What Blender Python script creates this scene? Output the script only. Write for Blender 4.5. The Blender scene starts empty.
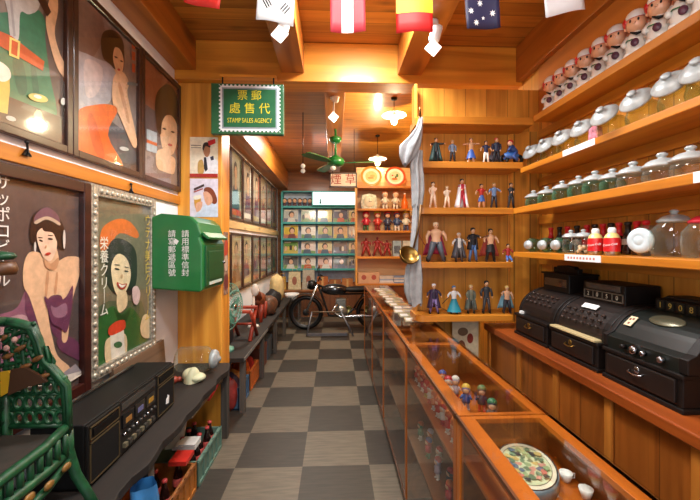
import bpy, bmesh, math, random
from mathutils import Vector, Matrix, Euler
from mathutils.geometry import tessellate_polygon
random.seed(7)
PI = math.pi
scene = bpy.context.scene
COL = scene.collection
R = math.radians

# ------------------------------------------------------------------ camera
F, EYE, YAW = 360.0, 1.5, R(2.465)
CX, CY = 350.0, 244.0
CS, SN = math.cos(YAW), math.sin(YAW)
cam_d = bpy.data.cameras.new('camera')
cam = bpy.data.objects.new('camera', cam_d)
COL.objects.link(cam)
cam.location = (0, 0, EYE)
cam.rotation_euler = (PI / 2, 0, -YAW)
cam_d.sensor_width = 36
cam_d.lens = F / 700 * 36
cam_d.shift_y = -6 / 700
cam_d.clip_start = 0.02
scene.camera = cam
scene.view_settings.view_transform = 'Standard'
scene.view_settings.look = 'None'
scene.view_settings.gamma = 1
scene.view_settings.use_curve_mapping = False


# survey helpers: where a sight line of the photo meets a real plane of the room
def onX(px, py, X):
    t = (px - CX) / F
    Y = X * (CS - t * SN) / (t * CS + SN)
    return Vector((X, Y, EYE + (CY - py) * (X * SN + Y * CS) / F))


def onY(px, py, Y):
    t = (px - CX) / F
    X = Y * (t * CS + SN) / (CS - t * SN)
    return Vector((X, Y, EYE + (CY - py) * (X * SN + Y * CS) / F))


def onZ(px, py, Z):
    d = F * (EYE - Z) / (py - CY)
    xr = (px - CX) / F * d
    return Vector((xr * CS + d * SN, d * CS - xr * SN, Z))


# ------------------------------------------------------------------ materials
def lin(c):
    c = c / 255.0
    return c / 12.92 if c <= 0.04045 else ((c + 0.055) / 1.055) ** 2.4


def rgb(c):
    return (lin(c[0]), lin(c[1]), lin(c[2]), 1)


MATS = {}


def new_mat(name):
    m = bpy.data.materials.new(name)
    m.use_nodes = True
    nt = m.node_tree
    return m, nt, nt.nodes['Principled BSDF']


def col(c, rough=.55, metal=0, coat=0, emit=0, var=.08, scale=14):
    """plain colour with a little procedural unevenness"""
    key = (tuple(c), rough, metal, coat, emit, var, scale)
    if key in MATS:
        return MATS[key]
    m, nt, b = new_mat('colour_%d_%d_%d' % tuple(c))
    b.inputs['Roughness'].default_value = rough
    b.inputs['Metallic'].default_value = metal
    b.inputs['Coat Weight'].default_value = coat
    b.inputs['Coat Roughness'].default_value = .06
    if max(c) < 40 and not coat: b.inputs['Specular IOR Level'].default_value = .3
    k = rgb(c)
    if var:
        tc = nt.nodes.new('ShaderNodeTexCoord')
        n = nt.nodes.new('ShaderNodeTexNoise')
        n.inputs['Scale'].default_value = scale
        n.inputs['Detail'].default_value = 3
        r = nt.nodes.new('ShaderNodeValToRGB')
        r.color_ramp.elements[0].position = .3
        r.color_ramp.elements[1].position = .7
        r.color_ramp.elements[0].color = tuple(v * (1 - 1.6 * var) for v in k[:3]) + (1,)
        r.color_ramp.elements[1].color = tuple(min(1, v * (1 + var)) for v in k[:3]) + (1,)
        nt.links.new(tc.outputs['Object'], n.inputs['Vector'])
        nt.links.new(n.outputs['Fac'], r.inputs['Fac'])
        nt.links.new(r.outputs['Color'], b.inputs['Base Color'])
    else:
        b.inputs['Base Color'].default_value = k
    if emit:
        b.inputs['Emission Color'].default_value = k
        b.inputs['Emission Strength'].default_value = emit
    MATS[key] = m
    return m


def wood(name, light, dark, grain='z', plank=None, width=.12, rough=.42, seam=.012, coat=.15, gscale=1.0, rnd=.35):
    """pine / stained wood: grain along one axis, optional planks of `width` across the axis `plank`"""
    m, nt, b = new_mat(name)
    L = nt.links.new
    N = nt.nodes.new
    b.inputs['Roughness'].default_value = rough
    b.inputs['Coat Weight'].default_value = coat
    b.inputs['Coat Roughness'].default_value = .15
    tc = N('ShaderNodeTexCoord')
    mp = N('ShaderNodeMapping')
    s = [9 * gscale] * 3
    s['xyz'.index(grain)] = .55 * gscale
    mp.inputs['Scale'].default_value = s
    vec = tc.outputs['Object']
    bright = None
    if plank:
        sep = N('ShaderNodeSeparateXYZ')
        L(vec, sep.inputs[0])
        dv = N('ShaderNodeMath'); dv.operation = 'DIVIDE'
        L(sep.outputs['xyz'.index(plank)], dv.inputs[0]); dv.inputs[1].default_value = width
        fl = N('ShaderNodeMath'); fl.operation = 'FLOOR'; L(dv.outputs[0], fl.inputs[0])
        wn = N('ShaderNodeTexWhiteNoise'); wn.noise_dimensions = '1D'; L(fl.outputs[0], wn.inputs['W'])
        # shift the grain from plank to plank
        sc = N('ShaderNodeVectorMath'); sc.operation = 'SCALE'; L(wn.outputs['Color'], sc.inputs[0]); sc.inputs['Scale'].default_value = 7
        ad = N('ShaderNodeVectorMath'); ad.operation = 'ADD'; L(vec, ad.inputs[0]); L(sc.outputs[0], ad.inputs[1])
        vec = ad.outputs[0]
        fr = N('ShaderNodeMath'); fr.operation = 'FRACT'; L(dv.outputs[0], fr.inputs[0])
        pp = N('ShaderNodeMath'); pp.operation = 'PINGPONG'; L(fr.outputs[0], pp.inputs[0]); pp.inputs[1].default_value = .5
        gt = N('ShaderNodeMath'); gt.operation = 'GREATER_THAN'; L(pp.outputs[0], gt.inputs[0]); gt.inputs[1].default_value = seam / width / 2
        mr = N('ShaderNodeMapRange'); L(wn.outputs['Value'], mr.inputs['Value'])
        mr.inputs['To Min'].default_value = 1 - rnd; mr.inputs['To Max'].default_value = 1 + rnd * .35
        mm = N('ShaderNodeMapRange'); L(gt.outputs[0], mm.inputs['Value'])
        mm.inputs['To Min'].default_value = .45; mm.inputs['To Max'].default_value = 1
        mu = N('ShaderNodeMath'); mu.operation = 'MULTIPLY'; L(mr.outputs[0], mu.inputs[0]); L(mm.outputs[0], mu.inputs[1])
        bright = mu.outputs[0]
    L(vec, mp.inputs['Vector'])
    n1 = N('ShaderNodeTexNoise'); n1.inputs['Scale'].default_value = 1.3; n1.inputs['Detail'].default_value = 5
    n1.inputs['Distortion'].default_value = 1.2
    L(mp.outputs[0], n1.inputs['Vector'])
    rp = N('ShaderNodeValToRGB')
    rp.color_ramp.elements[0].position = .28; rp.color_ramp.elements[0].color = rgb(dark)
    rp.color_ramp.elements[1].position = .62; rp.color_ramp.elements[1].color = rgb(light)
    L(n1.outputs['Fac'], rp.inputs['Fac'])
    # a few knots
    vo = N('ShaderNodeTexVoronoi'); vo.inputs['Scale'].default_value = 1.0
    mp2 = N('ShaderNodeMapping'); s2 = [5.5 * gscale] * 3; s2['xyz'.index(grain)] = 1.9 * gscale
    mp2.inputs['Scale'].default_value = s2
    L(vec, mp2.inputs['Vector']); L(mp2.outputs[0], vo.inputs['Vector'])
    kr = N('ShaderNodeMapRange'); L(vo.outputs['Distance'], kr.inputs['Value'])
    kr.inputs['From Min'].default_value = .05; kr.inputs['From Max'].default_value = .2
    kr.inputs['To Min'].default_value = .5; kr.inputs['To Max'].default_value = 1
    m1 = N('ShaderNodeVectorMath'); m1.operation = 'SCALE'; L(rp.outputs[0], m1.inputs[0]); L(kr.outputs[0], m1.inputs['Scale'])
    out = m1.outputs[0]
    if bright:
        m2 = N('ShaderNodeVectorMath'); m2.operation = 'SCALE'; L(out, m2.inputs[0]); L(bright, m2.inputs['Scale'])
        out = m2.outputs[0]
    L(out, b.inputs['Base Color'])
    return m


def glass(name, tint=(1, 1, 1), ior=1.45, rough=.02, body=0, bodycol=(200, 220, 210)):
    """thin pane: clear with fresnel reflections; body adds a little milky glass colour"""
    m = bpy.data.materials.new(name)
    m.use_nodes = True
    nt = m.node_tree
    nt.nodes.clear()
    N = nt.nodes.new
    L = nt.links.new
    o = N('ShaderNodeOutputMaterial')
    tr = N('ShaderNodeBsdfTransparent'); tr.inputs[0].default_value = (*tint, 1)
    gl = N('ShaderNodeBsdfGlossy'); gl.inputs['Roughness'].default_value = rough
    fr = N('ShaderNodeFresnel')
    ge = N('ShaderNodeNewGeometry')
    mr = N('ShaderNodeMapRange'); mr.inputs['To Min'].default_value = ior; mr.inputs['To Max'].default_value = 1 / ior
    L(ge.outputs['Backfacing'], mr.inputs['Value']); L(mr.outputs[0], fr.inputs['IOR'])
    src = tr.outputs[0]
    if body:
        df = N('ShaderNodeBsdfDiffuse'); df.inputs[0].default_value = rgb(bodycol)
        lw = N('ShaderNodeLayerWeight'); lw.inputs['Blend'].default_value = .45
        ml = N('ShaderNodeMath'); ml.operation = 'MULTIPLY'; L(lw.outputs['Facing'], ml.inputs[0]); ml.inputs[1].default_value = body
        mx0 = N('ShaderNodeMixShader'); L(ml.outputs[0], mx0.inputs[0]); L(src, mx0.inputs[1]); L(df.outputs[0], mx0.inputs[2])
        src = mx0.outputs[0]
    mx = N('ShaderNodeMixShader')
    L(fr.outputs[0], mx.inputs[0]); L(src, mx.inputs[1]); L(gl.outputs[0], mx.inputs[2])
    L(mx.outputs[0], o.inputs['Surface'])
    return m


# ------------------------------------------------------------------ mesh builder
class MB:
    def __init__(s):
        s.v = []; s.f = []; s.m = []; s.sm = []; s.M = Matrix()

    def add(s, vs, fs, mi=0, smooth=False, M=None):
        T = s.M if M is None else s.M @ M
        o = len(s.v)
        s.v += [T @ Vector(p) for p in vs]
        for f in fs:
            s.f.append([i + o for i in f]); s.m.append(mi); s.sm.append(smooth)
        return s

    def box(s, x0, y0, z0, x1, y1, z1, mi=0, M=None):
        vs = [(x, y, z) for x in (x0, x1) for y in (y0, y1) for z in (z0, z1)]
        return s.add(vs, [(0, 1, 3, 2), (4, 6, 7, 5), (0, 4, 5, 1), (2, 3, 7, 6), (0, 2, 6, 4), (1, 5, 7, 3)], mi, False, M)

    def tube(s, pts, r, n=8, mi=0, M=None, closed=False):
        pts = [Vector(p) for p in pts]
        k = len(pts)
        rs = r if isinstance(r, (list, tuple)) else [r] * k
        vs = []; fs = []
        up = None
        for i in range(k):
            if closed:
                d = (pts[(i + 1) % k] - pts[i - 1])
            else:
                d = pts[min(i + 1, k - 1)] - pts[max(i - 1, 0)]
            d = d.normalized() if d.length > 1e-9 else Vector((0, 0, 1))
            if up is None:
                up = Vector((0, 0, 1)) if abs(d.z) < .9 else Vector((1, 0, 0))
            a = d.cross(up)
            if a.length < 1e-6:
                a = d.cross(Vector((1, 0, 0)))
            a.normalize(); b = a.cross(d).normalized(); up = b
            for j in range(n):
                t = 2 * PI * j / n
                vs.append(pts[i] + (a * math.cos(t) + b * math.sin(t)) * rs[i])
        for i in range(k if closed else k - 1):
            for j in range(n):
                i2 = (i + 1) % k
                fs.append((i * n + j, i * n + (j + 1) % n, i2 * n + (j + 1) % n, i2 * n + j))
        if not closed:
            fs.append(tuple(range(n))); fs.append(tuple(range((k - 1) * n, k * n)))
        return s.add(vs, fs, mi, True, M)

    def lathe(s, prof, n=20, mi=0, M=None, sx=1, sy=1, smooth=True):
        vs = []; fs = []; rows = []
        for r, z in prof:
            if r < 1e-6:
                rows.append([len(vs)]); vs.append((0, 0, z))
            else:
                rows.append(list(range(len(vs), len(vs) + n)))
                vs += [(r * sx * math.cos(2 * PI * j / n), r * sy * math.sin(2 * PI * j / n), z) for j in range(n)]
        for a, b in zip(rows, rows[1:]):
            for j in range(n):
                p = [a[j % len(a)], a[(j + 1) % len(a)], b[(j + 1) % len(b)], b[j % len(b)]]
                q = []
                for i in p:
                    if i not in q: q.append(i)
                if len(q) > 2: fs.append(q)
        return s.add(vs, fs, mi, smooth, M)

    def ell(s, c, r, n=12, k=8, mi=0, M=None):
        prof = [(math.sin(PI * i / k), -math.cos(PI * i / k)) for i in range(k + 1)]
        T = Matrix.Translation(c) @ Matrix.Diagonal((*r, 1))
        return s.lathe(prof, n, mi, T if M is None else M @ T)

    def prism(s, poly, axis, a, b, mi=0, M=None):
        def P(p, h):
            return {'x': (h, p[0], p[1]), 'y': (p[0], h, p[1]), 'z': (p[0], p[1], h)}[axis]
        n = len(poly)
        vs = [P(p, a) for p in poly] + [P(p, b) for p in poly]
        tri = tessellate_polygon([[Vector((p[0], p[1], 0)) for p in poly]])
        fs = [tuple(t) for t in tri] + [tuple(i + n for i in t) for t in tri]
        fs += [(i, (i + 1) % n, n + (i + 1) % n, n + i) for i in range(n)]
        return s.add(vs, fs, mi, False, M)

    def sheet(s, grid, mi=0, smooth=True, M=None):
        w = len(grid[0]); vs = [p for r in grid for p in r]
        fs = [(i * w + j, i * w + j + 1, (i + 1) * w + j + 1, (i + 1) * w + j) for i in range(len(grid) - 1) for j in range(w - 1)]
        return s.add(vs, fs, mi, smooth, M)

    def build(s, name, mats, parent=None, world=True, bevel=0, solid=0, recalc=True):
        """link as ONE object; world=True: vertices are room coordinates, moved into the parent's frame"""
        if not isinstance(mats, (list, tuple)): mats = [mats]
        me = bpy.data.meshes.new(name)
        off = Vector((0, 0, 0))
        if parent is not None and world:
            q = parent
            while q is not None:
                off += q.location; q = q.parent
        loc = Vector((0, 0, 0))
        me.from_pydata([tuple(v - off) for v in s.v], [], s.f)
        for m in mats: me.materials.append(m)
        for p, mi, sm in zip(me.polygons, s.m, s.sm):
            p.material_index = mi; p.use_smooth = sm
        if recalc:
            bm = bmesh.new(); bm.from_mesh(me)
            bmesh.ops.recalc_face_normals(bm, faces=bm.faces)
            bm.to_mesh(me); bm.free()
        o = bpy.data.objects.new(name, me)
        COL.objects.link(o)
        if parent is not None: o.parent = parent
        if solid:
            md = o.modifiers.new('thickness', 'SOLIDIFY'); md.thickness = solid; md.offset = 0
        if bevel:
            md = o.modifiers.new('bevel', 'BEVEL'); md.width = bevel; md.segments = 2; md.limit_method = 'ANGLE'
        return o


def tag(o, label=None, cat=None, group=None, kind=None):
    if label: o['label'] = label
    if cat: o['category'] = cat
    if group: o['group'] = group
    if kind: o['kind'] = kind
    return o


def thing(name, label, cat, loc=(0, 0, 0), rz=0, group=None):
    o = bpy.data.objects.new(name, None)
    o.empty_display_size = .05
    COL.objects.link(o)
    o.location = loc; o.rotation_euler = (0, 0, rz)
    return tag(o, label, cat, group)


def single(mb, name, mats, label, cat, group=None, origin=None, **kw):
    """a thing that is one mesh; its origin sits at its base"""
    o = mb.build(name, mats, **kw)
    if origin is None:
        vs = o.data.vertices
        xs = [v.co.x for v in vs]; ys = [v.co.y for v in vs]; zs = [v.co.z for v in vs]
        origin = Vector(((min(xs) + max(xs)) / 2, (min(ys) + max(ys)) / 2, min(zs)))
    o.data.transform(Matrix.Translation(-Vector(origin)))
    o.location = origin
    return tag(o, label, cat, group)


def struct(mb, name, mats, label=None, **kw):
    o = mb.build(name, mats, **kw)
    o['kind'] = 'structure'
    if label: o['label'] = label
    return o


def copy_tree(o, parent=None):
    c = o.copy(); COL.objects.link(c)
    if parent is not None: c.parent = parent
    for ch in list(o.children): copy_tree(ch, c)
    return c


def clone(o, loc, rz=None, label=None, group=None, scale=None):
    c = copy_tree(o)
    c.location = loc
    if rz is not None: c.rotation_euler = (0, 0, rz)
    if label: c['label'] = label
    if group: c['group'] = group
    if scale: c.scale = (scale,) * 3
    return c


def MT(loc=(0, 0, 0), rot=(0, 0, 0), s=(1, 1, 1)):
    return Matrix.Translation(loc) @ Euler(rot).to_matrix().to_4x4() @ Matrix.Diagonal((*s, 1))


def smooth_poly(pts, k=4):
    n = len(pts); out = []
    for i in range(n):
        p0, p1, p2, p3 = (Vector(pts[(i + j - 1) % n]) for j in range(4))
        for t in (q / k for q in range(k)):
            out.append(.5 * ((2 * p1) + (p2 - p0) * t + (2 * p0 - 5 * p1 + 4 * p2 - p3) * t * t + (3 * p1 - p0 - 3 * p2 + p3) * t ** 3))
    return out


def ellipse(cx, cy, rx, ry, a=0, n=16):
    return [(cx + rx * math.cos(t) * math.cos(a) - ry * math.sin(t) * math.sin(a), cy + rx * math.cos(t) * math.sin(a) + ry * math.sin(t) * math.cos(a)) for t in (2 * PI * i / n for i in range(n))]


def art(name, parent, place, shapes, step=.0004, rough=.3, coat=.6, clip=None, mats=None, world=True):
    """a printed picture: flat shapes in layers; place(u, v, h) gives the point h above the paper"""
    mb = MB(); ms = []
    idx = {}
    for k, sh in enumerate(shapes):
        c, pts = sh[0], sh[1]
        if len(sh) > 2 and sh[2]: pts = smooth_poly(pts)
        if clip:
            pts = [(min(max(p[0], clip[0]), clip[2]), min(max(p[1], clip[1]), clip[3])) for p in pts]
        if c not in idx:
            idx[c] = len(ms); ms.append(col(c, rough, 0, coat, 0, .1, 30))
        h = step * (k + 1)
        try:
            tri = tessellate_polygon([[Vector((p[0], p[1], 0)) for p in pts]])
        except Exception:
            continue
        mb.add([place(p[0], p[1], h) for p in pts], [tuple(t) for t in tri], idx[c])
    o = mb.build(name, ms, parent, world=world, recalc=False)
    return o


def text(name, s, size, m, parent, M, extrude=.0005, bold=0.0, world=True, align='CENTER', shear=0, spacing=1, line=1):
    c = bpy.data.curves.new('lettering', 'FONT')
    c.body = s; c.size = size; c.extrude = extrude; c.offset = bold
    c.align_x = align; c.align_y = 'CENTER'; c.shear = shear; c.space_character = spacing; c.space_line = line
    t = bpy.data.objects.new('lettering', c); COL.objects.link(t)
    dg = bpy.context.evaluated_depsgraph_get()
    me = bpy.data.meshes.new_from_object(t.evaluated_get(dg))
    bpy.data.objects.remove(t)
    off = Vector((0, 0, 0))
    if parent is not None and world:
        q = parent
        while q is not None:
            off += q.location; q = q.parent
    me.transform(Matrix.Translation(-off) @ M)
    me.materials.clear(); me.materials.append(m)
    o = bpy.data.objects.new(name, me); COL.objects.link(o)
    if parent is not None: o.parent = parent
    return o


# text planes: facing the camera (-Y), facing +X (left wall), facing -X (right wall shelves)
FACE_CAM = Euler((PI / 2, 0, 0)).to_matrix().to_4x4()
FACE_R = Euler((PI / 2, 0, PI / 2)).to_matrix().to_4x4()
FACE_L = Euler((PI / 2, 0, -PI / 2)).to_matrix().to_4x4()
T = Matrix.Translation

# ------------------------------------------------------------------ shared materials
PINE_L, PINE_D = (228, 158, 60), (190, 118, 34)
M_pine_z = wood('pine_planks_upright', PINE_L, PINE_D, 'z', 'x', .16, rnd=.12, seam=.004)
M_pine_zy = wood('pine_planks_upright_side', PINE_L, PINE_D, 'z', 'y', .13, rnd=.18, seam=.006)
M_pine_x = wood('pine_board_across', (204, 130, 38), (170, 98, 20), 'x')
M_pine_y = wood('pine_board_along', (202, 126, 32), (168, 94, 15), 'y')
M_pine_post = wood('pine_post', (240, 168, 64), (200, 122, 34), 'z')
M_ceil = wood('ceiling_planks', (206, 136, 50), (164, 98, 26), 'x', 'y', .13, coat=.5, rnd=.18, seam=.006)
M_beam_x = wood('beam_across', (236, 158, 50), (190, 112, 22), 'x', gscale=.6)
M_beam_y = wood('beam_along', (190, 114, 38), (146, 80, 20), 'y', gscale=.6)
M_red_y = wood('counter_top_wood', (150, 72, 22), (112, 46, 10), 'y')
M_red_z = wood('counter_front_wood', (160, 90, 30), (122, 62, 16), 'z', 'y', .2, rnd=.12, seam=.004)
M_case = wood('case_wood', (184, 98, 25), (138, 65, 11), 'y', rough=.35)
M_case_z = wood('case_wood_upright', (186, 102, 28), (142, 68, 14), 'z', rough=.35)
M_case_dark = wood('case_dark_trim', (96, 52, 20), (60, 30, 10), 'y')
M_dark_y = wood('old_dark_table_wood', (33, 23, 16), (19, 13, 9), 'y', rough=.75, coat=0)
M_dark_z = wood('old_grey_leg_wood', (84, 76, 68), (52, 46, 40), 'z', coat=0, rough=.75)
M_frame = wood('dark_frame_wood', (70, 36, 20), (44, 20, 10), 'y', rough=.35)
M_white_wall = col((238, 242, 248), .8, var=.03, scale=3)
M_pane = glass('clear_glass')
M_pane_case = glass('case_glass', (.95, .96, .94), ior=1.5)
M_pane_front = glass('case_front_glass', (.92, .94, .92), ior=1.85)
M_case_shade = wood('case_shaded_wood', (150, 88, 34), (104, 56, 16), 'y', rough=.5)  # case wood darkened: the dim inside of the cases is in the colour
M_jar = glass('jar_glass', (.93, .96, .94), body=.14)
M_jar_green = glass('green_jar_glass', (.60, .84, .74), body=.4, bodycol=(110, 170, 140))
M_jar_olive = glass('olive_jar_glass', (.86, .88, .66), body=.3, bodycol=(150, 150, 90))
M_alu = col((196, 200, 204), .32, .75, var=.04)
M_white = col((236, 236, 234), .5, var=.02)
M_black = col((15, 14, 14), .4, var=.1)
M_iron = col((19, 12, 9), .5, 0, coat=.0, var=.2, scale=8)
M_brass = col((140, 106, 50), .35, .9)
M_chrome = col((180, 182, 186), .2, 1, var=.03)
M_teal = col((66, 164, 162), .5, var=.06)
M_green = col((22, 112, 52), .35, coat=.35, var=.06)
M_green_dark = col((14, 78, 38), .4, coat=.2)
M_skin = col((232, 186, 150), .5)
# ================================================================== THE ROOM
XL, XR, YB, YF, ZC = -1.252, 1.53, 8.0, -1.3, 3.1
# floor: 45 cm vinyl tiles laid as a checkerboard
m, nt, b = new_mat('checker_vinyl_floor')
N, L = nt.nodes.new, nt.links.new
tc = N('ShaderNodeTexCoord'); mp = N('ShaderNodeMapping')
TS = .4515
mp.inputs['Location'].default_value = (.2155 / TS + 20, -2.447 / TS + 41.02, .5)
mp.inputs['Scale'].default_value = (1 / TS, 1 / TS, 0)
ck = N('ShaderNodeTexChecker'); ck.inputs['Scale'].default_value = 1
L(tc.outputs['Object'], mp.inputs[0]); L(mp.outputs[0], ck.inputs['Vector'])
n1 = N('ShaderNodeTexNoise'); mq = N('ShaderNodeMapping'); mq.inputs['Scale'].default_value = (4, 34, 1)
n1.inputs['Scale'].default_value = 1.5; n1.inputs['Detail'].default_value = 6
L(tc.outputs['Object'], mq.inputs[0]); L(mq.outputs[0], n1.inputs['Vector'])
def ramp(a, c):
    r = N('ShaderNodeValToRGB'); r.color_ramp.elements[0].position = .3; r.color_ramp.elements[1].position = .7
    r.color_ramp.elements[0].color = rgb(a); r.color_ramp.elements[1].color = rgb(c); L(n1.outputs['Fac'], r.inputs[0]); return r
ra, rb_ = ramp((84, 75, 62), (109, 98, 82)), ramp((38, 32, 26), (56, 48, 39))
L(ra.outputs[0], ck.inputs['Color1']); L(rb_.outputs[0], ck.inputs['Color2'])
L(ck.outputs['Color'], b.inputs['Base Color'])
b.inputs['Roughness'].default_value = .5
struct(MB().box(XL - .1, YF - .1, -.05, XR + .1, YB + .1, 0), 'floor', m, 'dark and pale grey brown checkered vinyl floor')
struct(MB().box(XL - .1, YF - .1, ZC, XR + .1, YB + .1, ZC + .05), 'ceiling', M_ceil)
struct(MB().box(XL - .1, YF - .1, 0, XL, YB + .1, ZC), 'wall_left', M_white_wall)
struct(MB().box(XR, YF - .1, 0, XR + .1, YB + .1, ZC), 'wall_right', M_pine_zy)
struct(MB().box(XL, YB, 0, XR, YB + .1, ZC), 'wall_back', wood('back_wall_planks', (150, 92, 48), (112, 62, 28), 'x', None))
fw = MB().box(XL, YF - .1, 2.5, XR, YF, ZC)
fw.box(XL, YF - .1, 0, XL + .25, YF, 2.5).box(XR - .35, YF - .1, 0, XR, YF, 2.5)
struct(fw, 'wall_front', M_white_wall)
# beams
struct(MB().box(XL, 2.87, 2.79, XR, 3.07, ZC), 'trim_1', M_beam_x, bevel=.006)
struct(MB().box(-.42, YF, 2.855, -.24, 2.87, ZC), 'trim_2', M_beam_y, bevel=.006)
struct(MB().box(.505, YF, 2.855, .70, 2.87, ZC), 'trim_3', M_beam_y, bevel=.006)
struct(MB().box(XL, YF, 2.86, -1.083, 2.87, ZC), 'trim_4', M_beam_y, bevel=.006)
struct(MB().box(1.475, YF, 2.815, XR, 2.87, ZC), 'trim_5', M_beam_y, bevel=.004)
struct(MB().box(XR - .012, YF, 2.44, XR, 2.62, 2.815), 'trim_shade', M_beam_y, 'added brown board in place of shade on the right wall above the topmost shelf')  # added board: the wall's shade below the beam put into darker wood
struct(MB().box(-.10, 3.07, 2.9, .10, YB, ZC), 'trim_6', M_beam_y, bevel=.006)
struct(MB().box(XL, 3.07, 2.70, -1.02, YB, ZC), 'trim_7', M_beam_y, bevel=.006)
struct(MB().box(XL, 2.93, 0, -.905, 3.15, 2.79), 'trim_8', M_pine_post, 'orange pine pilaster between the two rooms', bevel=.006)
struct(MB().box(XL, YF, 1.815, XL + .022, 2.93, 1.88), 'trim_9', M_pine_y, 'pine picture rail along the white left wall', bevel=.003)
struct(MB().box(XL, 3.15, 1.69, XL + .022, YB, 1.78), 'trim_10', wood('lit_rail', (236, 206, 150), (208, 170, 110), 'y'), bevel=.003)  # rail wood paled, the light falling on it is in the colour

# ================================================================== FRAMED POSTERS, LEFT WALL
def wall_place(px, py, h):
    q = onX(px, py, XL + .016 + h)
    q.x = XL + .016 + h
    p0 = onX(px, py, XL + .016)
    return Vector((XL + .016 + h, p0.y, p0.z))

def crop(x0, y0, s):
    return lambda pts: [(x0 + p[0] / s, y0 + p[1] / s) for p in pts]

def frame(name, label, Y0, Y1, z0, z1, bw, m, group=None, depth=.032, X=XL, glassy=True, bevel=.004):
    t = thing(name, label, 'framed poster', (X, (Y0 + Y1) / 2, z0), 0, group)
    f = MB()
    f.box(X, Y0, z0, X + depth, Y0 + bw, z1).box(X, Y1 - bw, z0, X + depth, Y1, z1)
    f.box(X, Y0 + bw, z0, X + depth, Y1 - bw, z0 + bw).box(X, Y0 + bw, z1 - bw, X + depth, Y1 - bw, z1)
    f.build('frame', m, t, bevel=bevel)
    if glassy:
        MB().add([(X + .024, Y0 + bw, z0 + bw), (X + .024, Y1 - bw, z0 + bw), (X + .024, Y1 - bw, z1 - bw), (X + .024, Y0 + bw, z1 - bw)], [(0, 1, 2, 3)]).build('glass_pane', M_pane, t)
    return t

def poster(t, Y0, Y1, z0, z1, bw, shapes, bg):
    """paper plus printed shapes given in sight lines on the wall plane"""
    YY0, YY1, ZZ0, ZZ1 = Y0 + bw, Y1 - bw, z0 + bw, z1 - bw
    def place(y, z, h): return Vector((XL + .012 + h, y, z))
    out = [(bg, [(YY0, ZZ0), (YY1, ZZ0), (YY1, ZZ1), (YY0, ZZ1)])]
    for sh in shapes:
        pts = []
        for p in sh[1]:
            q = onX(p[0], p[1], XL + .012); pts.append((q.y, q.z))
        out.append((sh[0], pts) + tuple(sh[2:]))
    return art('print', t, place, out, clip=(YY0, ZZ0, YY1, ZZ1))

SK, SKD, LIP, HAIR = (226, 184, 146), (200, 150, 112), (186, 52, 44), (44, 30, 28)
U0, U1 = 1.915, 2.755
# -- green dress poster
t1 = frame('framed_poster', 'framed poster of a woman in a green dress and orange belt, upper left', 1.12, 1.738, U0, U1, .036, M_frame, 'large dark framed posters high on the left wall')
c5 = crop(0, 0, 3.333)
poster(t1, 1.12, 1.738, U0, U1, .036, [
    ((98, 84, 78), c5([(150, -60), (240, -60), (240, 420), (170, 380), (140, 120)])),
    ((58, 124, 92), c5([(-160, 70), (40, 40), (120, 30), (150, 70), (150, 130), (165, 250), (182, 400), (0, 340), (-160, 280)]), 1),
    ((44, 100, 76), c5([(40, 200), (70, 190), (90, 300), (60, 310)]), 1),
    ((44, 100, 76), c5([(100, 190), (120, 240), (130, 330), (110, 320)]), 1),
    ((200, 198, 196), c5([(15, -60), (135, -60), (128, 25), (95, 48), (66, 42), (60, 130), (35, 132), (24, 42)]), 1),
    ((170, 166, 166), c5([(30, 0), (38, 0), (50, 120), (42, 122)])),
    (SK, c5([(150, 62), (168, -20), (188, -10), (190, 40), (180, 110), (198, 180), (222, 226), (220, 264), (188, 225), (160, 130)]), 1),
    ((60, 34, 26), c5([(118, -10), (145, -10), (168, 40), (154, 56)])),
    ((206, 92, 44), c5([(-160, 60), (0, 105), (35, 120), (145, 205), (140, 236), (0, 155), (-160, 100)])),
    ((236, 214, 120), c5([(28, 122), (64, 138), (60, 198), (26, 184)])),
    ((206, 92, 44), c5([(35, 132), (56, 142), (53, 188), (33, 178)])),
    ((70, 48, 44), c5([(-160, 270), (0, 312), (225, 402), (225, 500), (-160, 420)])),
    ((206, 184, 92), c5([(-10, 215), (26, 236), (28, 300), (20, 380), (-10, 372)])),
    ((238, 232, 214), c5([(-12, 205), (24, 228), (30, 258), (10, 272), (-12, 262)]), 1),
    ((214, 196, 110), c5(ellipse(122, 326, 34, 13, .25))),
    ((236, 236, 224), c5(ellipse(120, 322, 14, 6, .25))),
    ((190, 186, 180), c5(ellipse(30, 395, 18, 8, .3))),
    ((206, 204, 196), c5(ellipse(205, 338, 8, 12, 0))),
], (146, 130, 120))
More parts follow.
